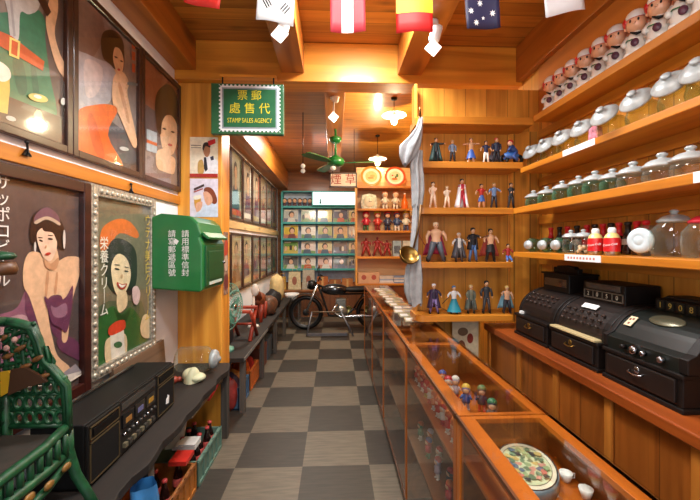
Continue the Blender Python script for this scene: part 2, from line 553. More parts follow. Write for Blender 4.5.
# -- orange skirt poster
t2 = frame('framed_poster', 'framed poster of a woman in a pale blouse and orange skirt leaning forward', 1.740, 2.345, U0, U1, .036, M_frame, 'large dark framed posters high on the left wall')
c6 = crop(70, 0, 2.5)
poster(t2, 1.740, 2.345, U0, U1, .036, [
    ((128, 104, 96), c6([(22, -80), (80, -20), (90, 90), (60, 140), (22, 140)])),
    ((84, 70, 66), c6([(22, 300), (100, 300), (178, 360), (178, 460), (22, 400)])),
    ((92, 88, 92), c6([(92, 325), (122, 318), (150, 345), (164, 405), (120, 398)]), 1),
    ((178, 172, 178), c6([(28, 130), (70, 148), (112, 168), (108, 230), (92, 262), (60, 272), (20, 278), (18, 140)]), 1),
    ((204, 188, 186), c6([(36, 150), (80, 170), (70, 230), (40, 240)]), 1),
    ((54, 36, 32), c6([(76, 100), (86, 77), (110, 77), (128, 98), (135, 140), (130, 180), (108, 165), (92, 156), (80, 140)]), 1),
    (SK, c6([(104, 122), (120, 120), (131, 140), (132, 168), (124, 190), (112, 180), (102, 150)]), 1),
    ((54, 36, 32), c6([(76, 100), (90, 76), (112, 78), (128, 96), (134, 122), (120, 114), (109, 122), (106, 148), (112, 174), (98, 160), (82, 142)]), 1),
    (HAIR, c6(ellipse(113, 143, 5, 2, .5))), (HAIR, c6(ellipse(127, 153, 4, 2, .5))),
    (LIP, c6(ellipse(120, 174, 4, 3, .5))),
    (SK, c6([(105, 200), (120, 178), (136, 186), (145, 210), (142, 240), (165, 350), (155, 366), (122, 290), (105, 260)]), 1),
    (SKD, c6([(118, 215), (126, 215), (146, 300), (140, 300)]), 1),
    ((222, 104, 44), c6([(14, 282), (60, 262), (100, 262), (116, 278), (92, 338), (130, 415), (60, 396), (14, 370)]), 1),
    ((196, 82, 32), c6([(40, 300), (56, 290), (84, 390), (60, 380)]), 1),
    ((190, 78, 40), c6([(152, 96), (160, 100), (160, 124), (152, 120)])), ((190, 78, 40), c6([(152, 128), (160, 131), (160, 152), (152, 149)])),
    ((190, 78, 40), c6([(152, 158), (160, 161), (160, 182), (152, 179)])),
    ((196, 200, 196), c6(ellipse(132, 372, 12, 5, .2))),
    ((120, 128, 132), c6([(140, 205), (172, 214), (172, 220), (140, 212)])),
], (140, 126, 122))
# -- red brown poster
t3 = frame('framed_poster', 'framed red brown poster of a woman resting her chin, beside the pilaster', 2.347, 2.925, U0, U1, .036, M_frame, 'large dark framed posters high on the left wall')
poster(t3, 2.347, 2.925, U0, U1, .036, [
    ((92, 84, 88), c6([(188, 260), (230, 290), (230, 400), (188, 380)])),
    ((142, 122, 112), c6([(186, 378), (220, 362), (262, 380), (280, 470), (186, 450)]), 1),
    ((40, 26, 24), c6([(214, 240), (238, 212), (258, 222), (270, 262), (272, 310), (262, 330), (228, 330), (216, 310)]), 1),
    (SK, c6([(225, 306), (238, 284), (254, 290), (266, 310), (268, 345), (258, 384), (238, 384), (226, 350)]), 1),
    ((40, 26, 24), c6([(213, 250), (236, 212), (258, 222), (273, 268), (272, 306), (264, 294), (250, 288), (238, 290), (229, 308), (226, 336), (216, 320)]), 1),
    (HAIR, c6(ellipse(235, 322, 5, 2.5, .4))), (HAIR, c6(ellipse(256, 330, 5, 2.5, .4))),
    (LIP, c6(ellipse(249, 362, 6, 3, .3))),
    (SK, c6([(214, 382), (232, 372), (250, 388), (262, 400), (258, 434), (236, 430), (216, 418)]), 1),
    ((176, 190, 196), c6([(190, 322), (216, 332), (216, 384), (190, 376)])),
    ((210, 110, 56), c6([(190, 348), (216, 358), (216, 366), (190, 356)])),
], (146, 92, 72))

# -- large beauty with beaded headband (lower row)
P0, P1, PZ0, PZ1 = .92, 1.853, .775, 1.80
t4 = frame('framed_poster', 'large framed poster of a woman in beaded headband and purple dress, leaning on her arm', P0, P1, PZ0, PZ1, .05, wood('red_brown_frame', (64, 28, 22), (40, 16, 12), 'y', rough=.3), depth=.04)
c7 = crop(0, 180, 2.273)
PUR, PUR2 = (140, 92, 112), (104, 58, 84)
poster(t4, P0, P1, PZ0, PZ1, .05, [
    (PUR, c7([(-140, 330), (0, 305), (40, 288), (60, 250), (88, 285), (104, 330), (116, 380), (120, 420), (60, 440), (-140, 470)]), 1),
    ((184, 146, 152), c7([(-100, 330), (0, 318), (50, 306), (90, 330), (96, 350), (20, 350), (-100, 380)]), 1),
    (PUR2, c7([(106, 265), (140, 258), (160, 250), (158, 300), (150, 330), (146, 362), (122, 352), (112, 320)]), 1),
    (PUR2, c7([(56, 240), (66, 262), (86, 310), (92, 340), (72, 330), (58, 300)]), 1),
    (PUR2, c7([(128, 364), (150, 354), (176, 368), (192, 392), (188, 412), (150, 396), (134, 384)]), 1),
    (SK, c7([(66, 164), (96, 168), (124, 186), (152, 174), (182, 178), (182, 205), (166, 262), (158, 300), (152, 362), (139, 362), (142, 290), (136, 262), (108, 270), (110, 320), (118, 360), (130, 400), (158, 428), (130, 446), (108, 400), (86, 330), (66, 268), (52, 240), (52, 195)]), 1),
    (SKD, c7([(104, 210), (110, 214), (104, 270), (100, 262)]), 1),
    (SKD, c7([(126, 212), (130, 216), (126, 258), (121, 256)]), 1),
    (SK, c7([(94, 160), (122, 150), (132, 180), (126, 200), (104, 196)]), 1),
    (HAIR, c7([(66, 112), (75, 78), (105, 64), (130, 82), (146, 118), (146, 158), (128, 150), (106, 118), (88, 122), (80, 150), (68, 142)]), 1),
    ((120, 84, 96), c7([(74, 96), (80, 76), (104, 62), (128, 78), (134, 100), (116, 92), (100, 88), (84, 98)]), 1),
    ((200, 176, 150), c7([(76, 94), (100, 83), (118, 87), (134, 98), (132, 103), (116, 94), (100, 90), (80, 100)]), 1),
    (PUR2, c7([(98, 264), (120, 280), (147, 266), (163, 240), (160, 294), (149, 345), (133, 335), (116, 326), (106, 296)]), 1),
    ((150, 108, 128), c7([(112, 286), (124, 290), (146, 280), (150, 300), (140, 312), (120, 310)]), 1),
    (SKD, c7([(98, 178), (112, 190), (130, 176), (126, 200), (112, 204), (100, 196)]), 1),
    ((236, 200, 172), c7([(80, 122), (94, 108), (112, 110), (124, 128), (125, 156), (112, 184), (96, 176), (84, 150)]), 1),
    (HAIR, c7([(94, 104), (116, 106), (128, 126), (126, 140), (116, 120), (96, 116)]), 1),
    (HAIR, c7(ellipse(89, 138, 5, 2, .35))), (HAIR, c7(ellipse(110, 134, 6, 2.3, .1))),
    (HAIR, c7(ellipse(87, 131, 6, 1, .1))), (HAIR, c7(ellipse(110, 126, 7, 1, .1))),
    (SKD, c7(ellipse(99, 152, 2, 4, .2))),
    (LIP, c7(ellipse(104, 168, 7, 3.2, -.25))),
    ((214, 206, 200), c7(ellipse(141, 135, 3, 22, 0))), ((214, 206, 200), c7(ellipse(74, 152, 2.5, 12, 0))),
    ((142, 138, 146), c7([(136, 440), (166, 418), (190, 428), (150, 456)])),
    ((214, 206, 196), c7([(138, 445), (190, 429), (190, 433), (150, 458)])),
    ((236, 226, 210), c7([(-140, 484), (150, 456), (190, 434), (190, 438), (150, 462), (-140, 490)])),
], (84, 72, 70))
# the vertical white lettering, cut by the edge of the view
q = onX(-2, 240, XL)
text('lettering', 'サ\nッ\nポ\nロ\nビ\n｜\nル', .062, col((238, 236, 230), .4, 0, .3), t4, T((XL + .0215, 1.392, 1.545)) @ FACE_R, line=.98)
# -- silver framed cream jar poster
SV = (P1 + .002, 2.513)
M_silver = col((176, 170, 156), .38, .55, var=.3, scale=60)
t5 = frame('framed_poster', 'silver ornate framed poster of a smiling woman in green holding a cream jar', SV[0], SV[1], .80, 1.805, .058, M_silver, depth=.036)
M_mould = col((196, 190, 172), .4, .5, var=.25, scale=50)
for y in (SV[0] + .029, SV[1] - .029):
    orn = MB().box(XL + .034, y - .012, .81, XL + .038, y + .012, 1.795)
    for k in range(22): orn.ell((XL + .038, y, .83 + k * .0435), (.008, .016, .015), 8, 5)
    orn.build('carved_moulding', M_mould, t5)
for z in (.829, 1.776):
    orn = MB().box(XL + .034, SV[0] + .06, z - .012, XL + .038, SV[1] - .06, z + .012)
    for k in range(12): orn.ell((XL + .038, SV[0] + .08 + k * (SV[1] - SV[0] - .16) / 11, z), (.008, .015, .014), 8, 5)
    orn.build('carved_moulding', M_mould, t5)
c8 = crop(80, 200, 2.778)
GRN = (44, 100, 48)
poster(t5, SV[0], SV[1], .80, 1.805, .058, [
    ((84, 96, 70), c8([(45, 300), (80, 280), (170, 280), (205, 330), (205, 420), (60, 500)])),
    ((216, 112, 46), c8([(54, 110), (62, 78), (84, 60), (112, 52), (140, 62), (162, 92), (156, 106), (110, 92), (76, 134), (58, 140)]), 1),
    ((38, 34, 30), c8([(70, 180), (76, 132), (100, 106), (138, 120), (156, 150), (157, 220), (142, 262), (128, 262), (96, 262), (80, 244), (70, 220)]), 1),
    ((232, 212, 170), c8([(86, 182), (104, 150), (128, 162), (140, 200), (136, 232), (122, 260), (106, 268), (92, 240)]), 1),
    ((226, 204, 160), c8([(102, 262), (126, 252), (130, 292), (106, 312)]), 1),
    (GRN, c8([(44, 350), (60, 318), (92, 294), (114, 318), (140, 298), (168, 330), (188, 352), (186, 392), (152, 440), (122, 462), (60, 484), (46, 440)]), 1),
    ((28, 72, 34), c8([(92, 300), (114, 320), (138, 304), (122, 352), (112, 352)]), 1),
    ((40, 34, 30), c8(ellipse(101, 192, 7, 2.6, .2))), ((40, 34, 30), c8(ellipse(127, 198, 6, 2.4, .2))),
    ((40, 34, 30), c8(ellipse(101, 180, 8, 1.2, .1))), ((40, 34, 30), c8(ellipse(128, 187, 7, 1.2, .2))),
    ((190, 160, 120), c8(ellipse(114, 212, 3, 6, .1))),
    (LIP, c8([(100, 228), (114, 234), (128, 232), (122, 246), (112, 248), (104, 242)]), 1),
    ((244, 240, 226), c8([(104, 232), (114, 236), (124, 235), (118, 242), (110, 242)]), 1),
    ((226, 202, 160), c8([(66, 400), (82, 380), (122, 372), (128, 410), (120, 452), (84, 470), (68, 450)]), 1),
    ((230, 224, 206), c8([(80, 374), (118, 358), (122, 436), (84, 454)])),
    ((210, 70, 44), c8([(76, 356), (96, 338), (120, 334), (122, 356), (100, 370), (78, 376)]), 1),
    ((60, 110, 70), c8(ellipse(102, 402, 12, 9, -.2))),
    ((228, 204, 160), c8([(164, 352), (172, 322), (184, 318), (192, 336), (192, 378), (180, 384), (168, 376)]), 1),
    ((224, 196, 190), c8([(142, 246), (156, 240), (164, 262), (156, 290), (144, 282)]), 1),
], (120, 112, 88))
cw, cy_ = col((232, 230, 214), .4, 0, .3), col((222, 190, 80), .4, 0, .3)
a0 = onX(80 + 56 / 2.778, 200 + 215 / 2.778, XL); a1 = onX(80 + 180 / 2.778, 200 + 190 / 2.778, XL)
text('lettering', '栄\n養\nク\nリ\n｜\nム', .075, cw, t5, T((XL + .0215, a0.y, a0.z)) @ FACE_R, line=.95)
text('lettering', 'ウ\nテ\nナ\n美\n白\nク\nリ\n｜\nム', .082, cy_, t5, T((XL + .0215, a1.y, a1.z)) @ FACE_R, line=.95)
for k, (yy, zz) in enumerate([(onX(19, 171, XL).y, 1.885), (onX(126, 205, XL).y, 1.84)]):
    hk = MB()
    hk.tube([(XL + .03, yy, zz + .02), (XL + .035, yy, zz - .02), (XL + .045, yy, zz - .035)], .004, 6)
    hk.ell((XL + .03, yy, zz + .02), (.008, .008, .008), 8, 6)
    hk.prism([(yy - .02, zz - .035), (yy + .02, zz - .035), (yy, zz - .005)], 'x', XL + .026, XL + .034)
    single(hk, 'picture_hook', M_black, ['small dark picture hook on the rail above the headband poster', 'small dark picture hook on the rail above the silver framed poster'][k], 'hook')

# ================================================================== FRAMES IN THE BACK ROOM
ORD = ['first', 'second', 'third', 'fourth', 'fifth', 'sixth', 'seventh', 'eighth', 'ninth', 'tenth', 'eleventh', 'twelfth', 'thirteenth']
def simple_print(t, Y0, Y1, z0, z1, bw, k):
    rr = random.Random(100 + k)
    bgs = [(196, 176, 140), (176, 160, 136), (206, 186, 140), (160, 146, 126), (186, 184, 160)]
    w, h = Y1 - Y0 - 2 * bw, z1 - z0 - 2 * bw
    def place(u, v, hh): return Vector((XL + .012 + hh, Y0 + bw + u * w, z0 + bw + v * h))
    cx = rr.uniform(.4, .6); cy = rr.uniform(.66, .76)
    dress = rr.choice([(150, 60, 50), (60, 90, 110), (190, 170, 130), (70, 100, 70), (170, 120, 60), (110, 70, 90)])
    return art('print', t, place, [
        (rr.choice(bgs), [(0, 0), (1, 0), (1, 1), (0, 1)]),
        (rr.choice(bgs), [(0, 0), (1, 0), (1, .3), (0, .22)]),
        (dress, [(cx - .35, 0), (cx - .3, .3), (cx - .15, .5), (cx + .15, .5), (cx + .32, .3), (cx + .36, 0)], 1),
        ((46, 34, 30), ellipse(cx, cy + .02, .17, .14)),
        ((214, 176, 140), ellipse(cx + .01, cy - .02, .12, .11)),
        ((214, 176, 140), [(cx - .05, cy - .1), (cx + .05, cy - .1), (cx + .1, .46), (cx - .1, .46)], 1),
        (rr.choice([(190, 60, 40), (200, 180, 120), (230, 226, 214)]), [(.06, .04), (.94, .04), (.94, .13), (.06, .13)]),
        (rr.choice([(190, 60, 40), (60, 90, 60), (230, 226, 214)]), [(.84, .45), (.93, .45), (.93, .95), (.84, .95)]),
    ], clip=(0, 0, 1, 1))
BW = [3.2 + .565 * k for k in range(9)]
for row, (z0, z1, nm) in enumerate([(1.80, 2.66, 'upper'), (.90, 1.64, 'lower')]):
    for k in range(8):
        t = frame('framed_poster', '%s framed poster from the pilaster in the %s row of the back room' % (ORD[k], nm), BW[k], BW[k] + .55, z0, z1, .03, M_frame, 'framed posters in two rows along the back room wall')
        simple_print(t, BW[k], BW[k] + .55, z0, z1, .03, row * 10 + k)

# ================================================================== MAILBOX
mbx = thing('mailbox', 'green metal mailbox with white lettering mounted beside the pilaster', 'mailbox', (XL, 2.67, 1.185))
BY0, BY1, BX1 = 2.455, 2.925, -.885
prof = [(-1.222, 1.20), (BX1 - .02, 1.175), (BX1, 1.19), (BX1, 1.50), (BX1 - .02, 1.55), (BX1 - .005, 1.575), (BX1 - .03, 1.645), (BX1 - .08, 1.688), (-1.16, 1.705), (-1.222, 1.68)]
MB().box(XL, BY0 + .06, 1.26, -1.222, BY1 - .02, 1.62).build('mount_plate', M_green_dark, mbx)
MB().prism([(p[0], p[1]) for p in prof], 'y', BY0, BY1).build('body', M_green, mbx, bevel=.012)
v = MB()
vp = [(BX1 - .03, 1.60), (BX1 + .035, 1.545), (BX1 + .03, 1.53), (BX1 - .01, 1.555)]
v.prism(vp, 'y', BY0 + .03, BY1 - .03)
v.build('slot_visor', M_green, mbx, bevel=.003)
d = MB().box(BX1, BY0 + .04, 1.21, BX1 + .012, BY1 - .04, 1.49)
d.box(BX1 + .012, BY0 + .08, 1.25, BX1 + .016, BY1 - .08, 1.45)
dd = d.build('door', M_green_dark, mbx, bevel=.003)
MB().tube([(BX1 + .03, BY1 - .07, 1.36), (BX1 + .008, BY1 - .07, 1.36)], .012, 10).build('lock', M_chrome, dd)
MB().box(BX1 + .012, BY0 + .1, 1.215, BX1 + .015, BY1 - .1, 1.235).build('white_stripe', col((200, 214, 200)), mbx)
MB().box(BX1 + .001, BY0 + .06, 1.555, BX1 + .004, BY1 - .06, 1.565).build('slot', M_black, mbx)
for k, (s, x) in enumerate([('請\n寫\n郵\n遞\n區\n號', -1.085), ('請\n用\n標\n準\n信\n封', -.997)]):
    text('lettering', s, .052, M_white, mbx, T((x, BY0 - .002, 1.435)) @ FACE_CAM, line=1.0)
em = MB().prism([(-1.075, 1.515), (-1.06, 1.535), (-1.04, 1.52), (-1.055, 1.495)], 'y', BY0 - .003, BY0)
em.build('emblem', M_white, mbx)

# ================================================================== STAMP SIGN
sg = thing('sign_board', 'green stamp sales agency sign with yellow characters and perforated white border', 'sign', (-.67, 2.80, 2.33))
SY = 2.80
s0, s1 = onY(211, 83, SY), onY(283.5, 134.5, SY)
MB().box(s0.x, SY, s1.z, s1.x, SY + .05, s0.z).build('board', col((40, 98, 58), .5, coat=.2), sg, bevel=.003)
b0, b1 = onY(219, 83.5, SY), onY(280.5, 132.5, SY)
bx0, bx1, bz0, bz1 = b0.x, b1.x, b1.z, b0.z - .006
mbp = MB()
nx, nz = 15, 12
def scallop(x0, z0, x1, z1, n):
    pts = []
    for i in range(n):
        for a, q in ((0, 0), (.18, .0), (.3, 1), (.7, 1), (.82, 0)):
            f = (i + a) / n
            dx, dz = x1 - x0, z1 - z0
            l = math.hypot(dx, dz); nxx, nzz = -dz / l, dx / l
            pts.append((x0 + dx * f + nxx * q * .011, z0 + dz * f + nzz * q * .011))
    return pts
outer = scallop(bx0, bz0, bx1, bz0, nx) + scallop(bx1, bz0, bx1, bz1, nz) + scallop(bx1, bz1, bx0, bz1, nx) + scallop(bx0, bz1, bx0, bz0, nz)
mbp.prism(outer, 'y', SY - .003, SY)
mbp.build('perforated_border', M_white, sg)
ins = .036
MB().box(bx0 + ins - .012, SY - .0045, bz0 + ins - .012, bx1 - ins + .012, SY - .003, bz1 - ins + .012).build('grey_border', col((150, 160, 165)), sg)
MB().box(bx0 + ins, SY - .0065, bz0 + ins, bx1 - ins, SY - .0045, bz1 - ins).build('green_field', col((34, 98, 58), .5), sg)
M_yel = col((226, 204, 44), .45)
cx_ = (bx0 + bx1) / 2
text('lettering', '票 郵', .082, M_yel, sg, T((cx_ - .002, SY - .007, bz1 - .088)) @ FACE_CAM)
text('lettering', '處 售 代', .088, M_yel, sg, T((cx_, SY - .007, bz1 - .188)) @ FACE_CAM)
text('lettering', 'STAMP SALES AGENCY', .044, M_yel, sg, T((cx_, SY - .007, bz1 - .278)) @ FACE_CAM @ Matrix.Diagonal((.76, 1.15, 1, 1)))
rods = MB().tube([(s0.x + .08, SY + .025, s0.z), (s0.x + .08, SY + .025, 2.79)], .006, 8)
rods.build('hanger_rod', M_black, sg)
MB().tube([(s1.x - .08, SY + .025, s0.z), (s1.x - .08, SY + .025, 2.79)], .006, 8).build('hanger_rod', M_black, sg)
# move the sign's hangers under the beam: the beam face starts at 2.87, a short bracket reaches it
MB().box(s0.x + .06, SY + .015, 2.79, s1.x - .06, 2.875, 2.81).build('bracket', M_beam_x, sg)

# ================================================================== SMALL POSTERS ON THE PILASTER
PYF = 2.93
def pil_art(px0, py0, px1, py1, label, shapes):
    a, c = onY(px0, py0, PYF), onY(px1, py1, PYF)
    def place(u, v, h): return Vector((a.x + (c.x - a.x) * u, PYF - .0015 - h, a.z + (c.z - a.z) * v))
    t = thing('poster', label, 'poster', ((a.x + c.x) / 2, PYF, c.z))
    MB().box(a.x, PYF - .0015, c.z, c.x, PYF, a.z).build('paper', col((232, 226, 214), .6), t)
    art('print', t, place, shapes, coat=.1, clip=(0, 0, 1, 1))
    return t
pil_art(190, 137, 218, 177.5, 'small poster of a person in white shirt and tie, on the pilaster', [
    ((238, 228, 204), [(0, 0), (1, 0), (1, 1), (0, 1)]),
    ((236, 236, 240), [(.3, .92), (.42, .6), (.55, .48), (.8, .48), (1, .6), (1, .92)], 0),
    ((178, 126, 92), [(.47, .24), (.58, .16), (.7, .22), (.72, .38), (.62, .5), (.5, .42)], 1),
    ((50, 36, 30), [(.45, .26), (.5, .15), (.64, .13), (.73, .22), (.7, .26), (.56, .22), (.48, .34)], 1),
    ((40, 40, 52), [(.5, .5), (.58, .5), (.64, .8), (.56, .86), (.5, .78)]),
    ((52, 52, 70), [(.72, .5), (.84, .46), (.86, .56), (.76, .58)]),
    ((200, 160, 90), [(.3, .62), (.46, .58), (.5, .88), (.3, .9)], 1),
    ((206, 42, 44), [(.64, .1), (.9, .04), (.92, .15), (.68, .22)]),
    ((120, 112, 100), [(.04, .2), (.4, .2), (.4, .22), (.04, .22)]), ((120, 112, 100), [(.04, .26), (.4, .26), (.4, .275), (.04, .275)]),
    ((170, 44, 36), [(0, .91), (1, .91), (1, 1), (0, 1)]),
])
pil_art(190, 178.5, 218, 217, 'small pale poster of a person with brown hair drinking, on the pilaster above the mailbox', [
    ((222, 216, 232), [(0, 0), (1, 0), (1, 1), (0, 1)]),
    ((206, 218, 238), [(.2, .95), (.4, .78), (.6, .66), (.9, .62), (1, .7), (1, 1), (.2, 1)], 1),
    ((132, 62, 34), [(.5, .28), (.66, .22), (.84, .3), (.96, .5), (.96, .62), (.84, .66), (.6, .5)], 1),
    ((226, 170, 140), [(.48, .36), (.62, .34), (.78, .46), (.8, .62), (.64, .7), (.54, .6), (.5, .48)], 1),
    ((206, 152, 60), [(.16, .5), (.38, .48), (.36, .76), (.2, .78)], 1),
    ((236, 232, 216), [(.14, .46), (.38, .43), (.38, .52), (.16, .55)], 1),
    ((226, 170, 140), [(.22, .66), (.44, .6), (.4, .8), (.24, .86)], 1),
    ((70, 50, 50), [(.14, .26), (.5, .14), (.52, .2), (.16, .32)]),
    ((170, 70, 60), [(.14, .34), (.46, .25), (.47, .28), (.15, .37)]),
])
strip_ = MB()
pl = thing('poster', 'narrow colourful poster strip on the side of the pilaster', 'poster', (-.905, 3.04, 1.1))
MB().box(-.905, 2.98, 1.08, -.902, 3.10, 1.60).build('paper', col((150, 120, 100), .6, var=.4, scale=30), pl)
def place(u, v, h): return Vector((-.902 + h, 2.98 + .12 * u, 1.08 + .52 * v))
art('print', pl, place, [((190, 70, 50), [(.1, .62), (.9, .66), (.8, .86), (.2, .84)], 1), ((206, 180, 160), [(.2, .4), (.8, .4), (.8, .6), (.2, .6)], 1), ((120, 60, 60), [(.1, .1), (.9, .1), (.9, .3), (.1, .3)], 1)], coat=.1)
# ================================================================== RIGHT WALL SHELVES
SHELF = {1: (1.36, 2.333, 2.376), 2: (1.27, 1.983, 2.018), 3: (1.22, 1.704, 1.745), 4: (1.22, 1.412, 1.447)}
SLAB = {1: 'topmost long pine shelf on the right wall holding white dolls', 2: 'long pine shelf on the right wall holding tilted candy jars',
        3: 'long pine shelf on the right wall holding a row of upright glass jars', 4: 'lowest long pine shelf on the right wall holding bottles, above the cash registers'}
shelf_t = {}
for k, (x, z0, z1) in SHELF.items():
    t = thing('wall_shelf', SLAB[k], 'shelf', (XR, 1.0, z0), 0, 'long pine shelves on the right wall')
    MB().box(x, YF + .3, z0, XR, 2.41, z1).build('board', M_pine_y, t, bevel=.004)
    MB().box(XR - .025, YF + .3, z0 - .06, XR, 2.6, z0).build('cleat', M_pine_y, t, bevel=.002)
    shelf_t[k] = t
def label_strip(k, pxa, pxb, label_, marks):
    x, z0, z1 = SHELF[k]
    ya, yb = onX(pxa, 200, x).y, onX(pxb, 200, x).y
    t = thing('price_label', label_, 'label', (x, (ya + yb) / 2, z0))
    MB().box(x - .003, yb, z0 + .002, x, ya, z1 - .001).build('card', M_white, t)
    mk = MB(); n = 9
    for i in range(n):
        y0 = ya - (ya - yb) * (.1 + .8 * i / n)
        mk.box(x - .0036, y0 - (ya - yb) * .05, z0 + .012, x - .003, y0, z1 - .012)
    if marks: mk.build('print_marks', col((206, 130, 120)), t)
label_strip(2, 563, 595, 'white paper label on the edge of the tilted jar shelf', False)
label_strip(4, 565, 601, 'white paper label with red marks on the edge of the lowest long shelf', True)
label_strip(3, 694, 712, 'white paper label at the right end of the upright jar shelf', False)

# ================================================================== FIGURE DISPLAY UNIT (frontal)
UX0, UF, UB = .575, 2.41, 2.63
un = thing('display_shelf', 'pine display shelf unit on the end wall holding action figures', 'shelf', (.97, UB, 0))
MB().box(UX0, UB, .985, XR - .002, UB + .025, 2.65).box(.73, UB, 0, 1.08, UB + .025, .985).build('back_panel', M_pine_z, un)
MB().box(UX0, UB - .07, .94, UX0 + .02, UB, 2.65).build('side_panel', M_pine_zy, un, bevel=.002)
MB().box(1.30, UB - .02, .925, XR - .03, UB, 2.333).build('side_panel', wood('corner_pine_panel', PINE_L, PINE_D, 'z', 'x', .12), un)
FS = {'A': (2.315, 2.367, 1.36), 'B': (2.016, 2.06, 1.29), 'C': (1.704, 1.747, 1.22), 'D': (1.337, 1.375, 1.22), 'E': (.972, 1.014, 1.22)}
for k, (z0, z1, x1) in FS.items():
    mb = MB()
    r = .05
    pts = [(UX0 - .02 + r * (1 - math.cos(a)), UF + r * (1 - math.sin(a))) for a in (PI / 2 * i / 5 for i in range(6))]
    mb.prism(pts + [(x1, UF), (x1, UB), (UX0 - .02, UB)], 'z', z0, z1)
    mb.build('shelf_board', M_pine_x, un, bevel=.003)

# ------------------------------------------------------------------ action figures
def figure(name, label, loc, H, cfg, group, cat='action figure', rz=0):
    """a small painted standing figure; cfg: skin, top, legs, boots, hair, coat, arms, bare, w"""
    t = thing(name, label, cat, loc, rz, group)
    g = lambda k, d=None: cfg.get(k, d)
    w = g('w', 1.0)
    S = Matrix.Scale(H, 4)
    skin = col(g('skin', (226, 178, 140)), .45)
    sp = g('stance', .055)
    sit = g('sit', False)
    dz = -.22 if sit else 0
    # body: head, neck, trunk and arms, one continuous skinned figure
    b = MB(); b.M = S
    hz = .91 + dz
    b.ell((0, 0, hz), (.062, .066, .078), 10, 8)
    b.tube([(0, .005, hz - .05), (0, .005, .80 + dz)], [.03, .036], 8)
    b.lathe([(0, .45), (.085 * w, .46), (.085 * w, .52), (.075 * w, .60), (.098 * w, .70), (.105 * w, .76), (.07 * w, .805), (.03, .83)], 12, 0, MT((0, 0, dz)), 1, .66)
    b.ell((0, -.066, hz - .005), (.012, .014, .014), 6, 4)
    arms = g('arms', ((-.16, -.02, .52), (.16, -.02, .52)))
    for sgn, hand in ((-1, arms[0]), (1, arms[1])):
        sh = Vector((sgn * .108 * w, 0, .765)); hd = Vector(hand)
        mid = (sh + hd) / 2 + Vector((sgn * .03, .03, 0))
        b.tube([sh + Vector((0, 0, dz)), mid + Vector((0, 0, dz)), hd + Vector((0, 0, dz))], [.036 * w, .03 * w, .022], 8)
        b.ell(hd + Vector((0, 0, dz - .01)), (.024, .024, .03), 8, 6)
    b.build('body', skin, t, world=False)
    # eyes
    for sgn in (-1, 1):
        e = MB(); e.M = S
        e.ell((sgn * .024, -.062, hz + .008), (.008, .006, .01), 6, 4).build('eye', col((26, 22, 22), var=0), t, world=False)
    # legs
    lg = MB(); lg.M = S
    for sgn in (-1, 1):
        if sit:
            lg.tube([(sgn * .045, 0, .47 + dz), (sgn * .10, -.16, .30 + dz), (sgn * .10, -.12, .03)], [.06, .05, .035], 8)
        else:
            lg.tube([(sgn * .045 * w, 0, .50), (sgn * (.05 + sp * .4) * w, -.01, .28), (sgn * (.05 + sp) * w, .01, .04)], [.058 * w, .046 * w, .034 * w], 8)
    lg.ell((0, 0, .48 + dz), (.09 * w, .062 * w, .06), 10, 6)
    lg.build('trousers', col(g('legs', (60, 60, 70)), .5), t, world=False)
    bt = MB(); bt.M = S
    for sgn in (-1, 1):
        x = sgn * .10 if sit else sgn * (.05 + sp) * w
        y = -.12 if sit else .01
        bt.ell((x, y - .03, .022), (.032, .06, .024), 8, 5)
        bt.tube([(x, y, .02), (x, y, .13)], .036 * w, 8)
    bt.build('boots', col(g('boots', (30, 26, 24)), .45), t, world=False)
    if g('top'):
        s = MB(); s.M = S
        s.lathe([(.092 * w, .48), (.09 * w, .53), (.08 * w, .60), (.104 * w, .70), (.111 * w, .76), (.078 * w, .808), (.04, .825)], 12, 0, MT((0, 0, dz)), 1, .68)
        for sgn, hand in ((-1, arms[0]), (1, arms[1])):
            sh = Vector((sgn * .108 * w, 0, .765)); hd = Vector(hand)
            mid = (sh + hd) / 2 + Vector((sgn * .03, .03, 0))
            en = sh.lerp(hd, .9) if g('sleeves', True) else sh.lerp(mid, .6)
            s.tube([sh + Vector((0, 0, dz)), (mid if g('sleeves', True) else sh.lerp(en, .5)) + Vector((0, 0, dz)), en + Vector((0, 0, dz))], [.043 * w, .037 * w, .032], 8)
        s.build('jacket', col(g('top'), .5), t, world=False)
    if g('hair'):
        hr = MB(); hr.M = S
        hr.ell((0, .014, hz + .022), (.072, .072, .072), 10, 7)
        if g('longhair'):
            hr.lathe([(.06, hz), (.075, hz - .10), (.05, hz - .2)], 10, 0, MT((0, .03, 0)), 1, .5)
        for i in range(5):
            a = -1 + .5 * i
            hr.tube([(.05 * math.sin(a), .02, hz + .05), (.085 * math.sin(a), .02, hz + .05 + .05 * math.cos(a))], [.022, .004], 6)
        hr.build('hair', col(g('hair'), .5), t, world=False)
    if g('coat'):
        c = MB(); c.M = S
        fl = g('flare', .17); lo = g('coatlen', .10)
        rows = []
        for i in range(7):
            f = i / 6; z = .80 - (.80 - lo) * f; rad = .10 * w + (fl - .10) * f ** 1.2
            row = []
            for j in range(15):
                a = R(-60) + R(300) * j / 14
                rr = rad * (1 + .08 * f * math.sin(a * 7))
                row.append((rr * 1.05 * math.cos(a), rr * .72 * math.sin(a) + .012, z + dz * .5))
            rows.append(row)
        c.sheet(rows)
        c.build('coat', col(g('coat'), .55), t, world=False, solid=.006 * H * 5)
    if g('skirt'):
        c = MB(); c.M = S
        rows = [[((.08 + (g('flare', .17) - .08) * f) * math.cos(a) * (1 + .06 * math.sin(6 * a)), (.07 + (g('flare', .17) - .08) * f * .8) * math.sin(a), .54 - (.54 - g('coatlen', .3)) * f) for a in (2 * PI * j / 18 for j in range(19))] for f in (0, .3, .6, 1)]
        c.sheet(rows)
        c.build('skirt', col(g('skirt'), .5), t, world=False)
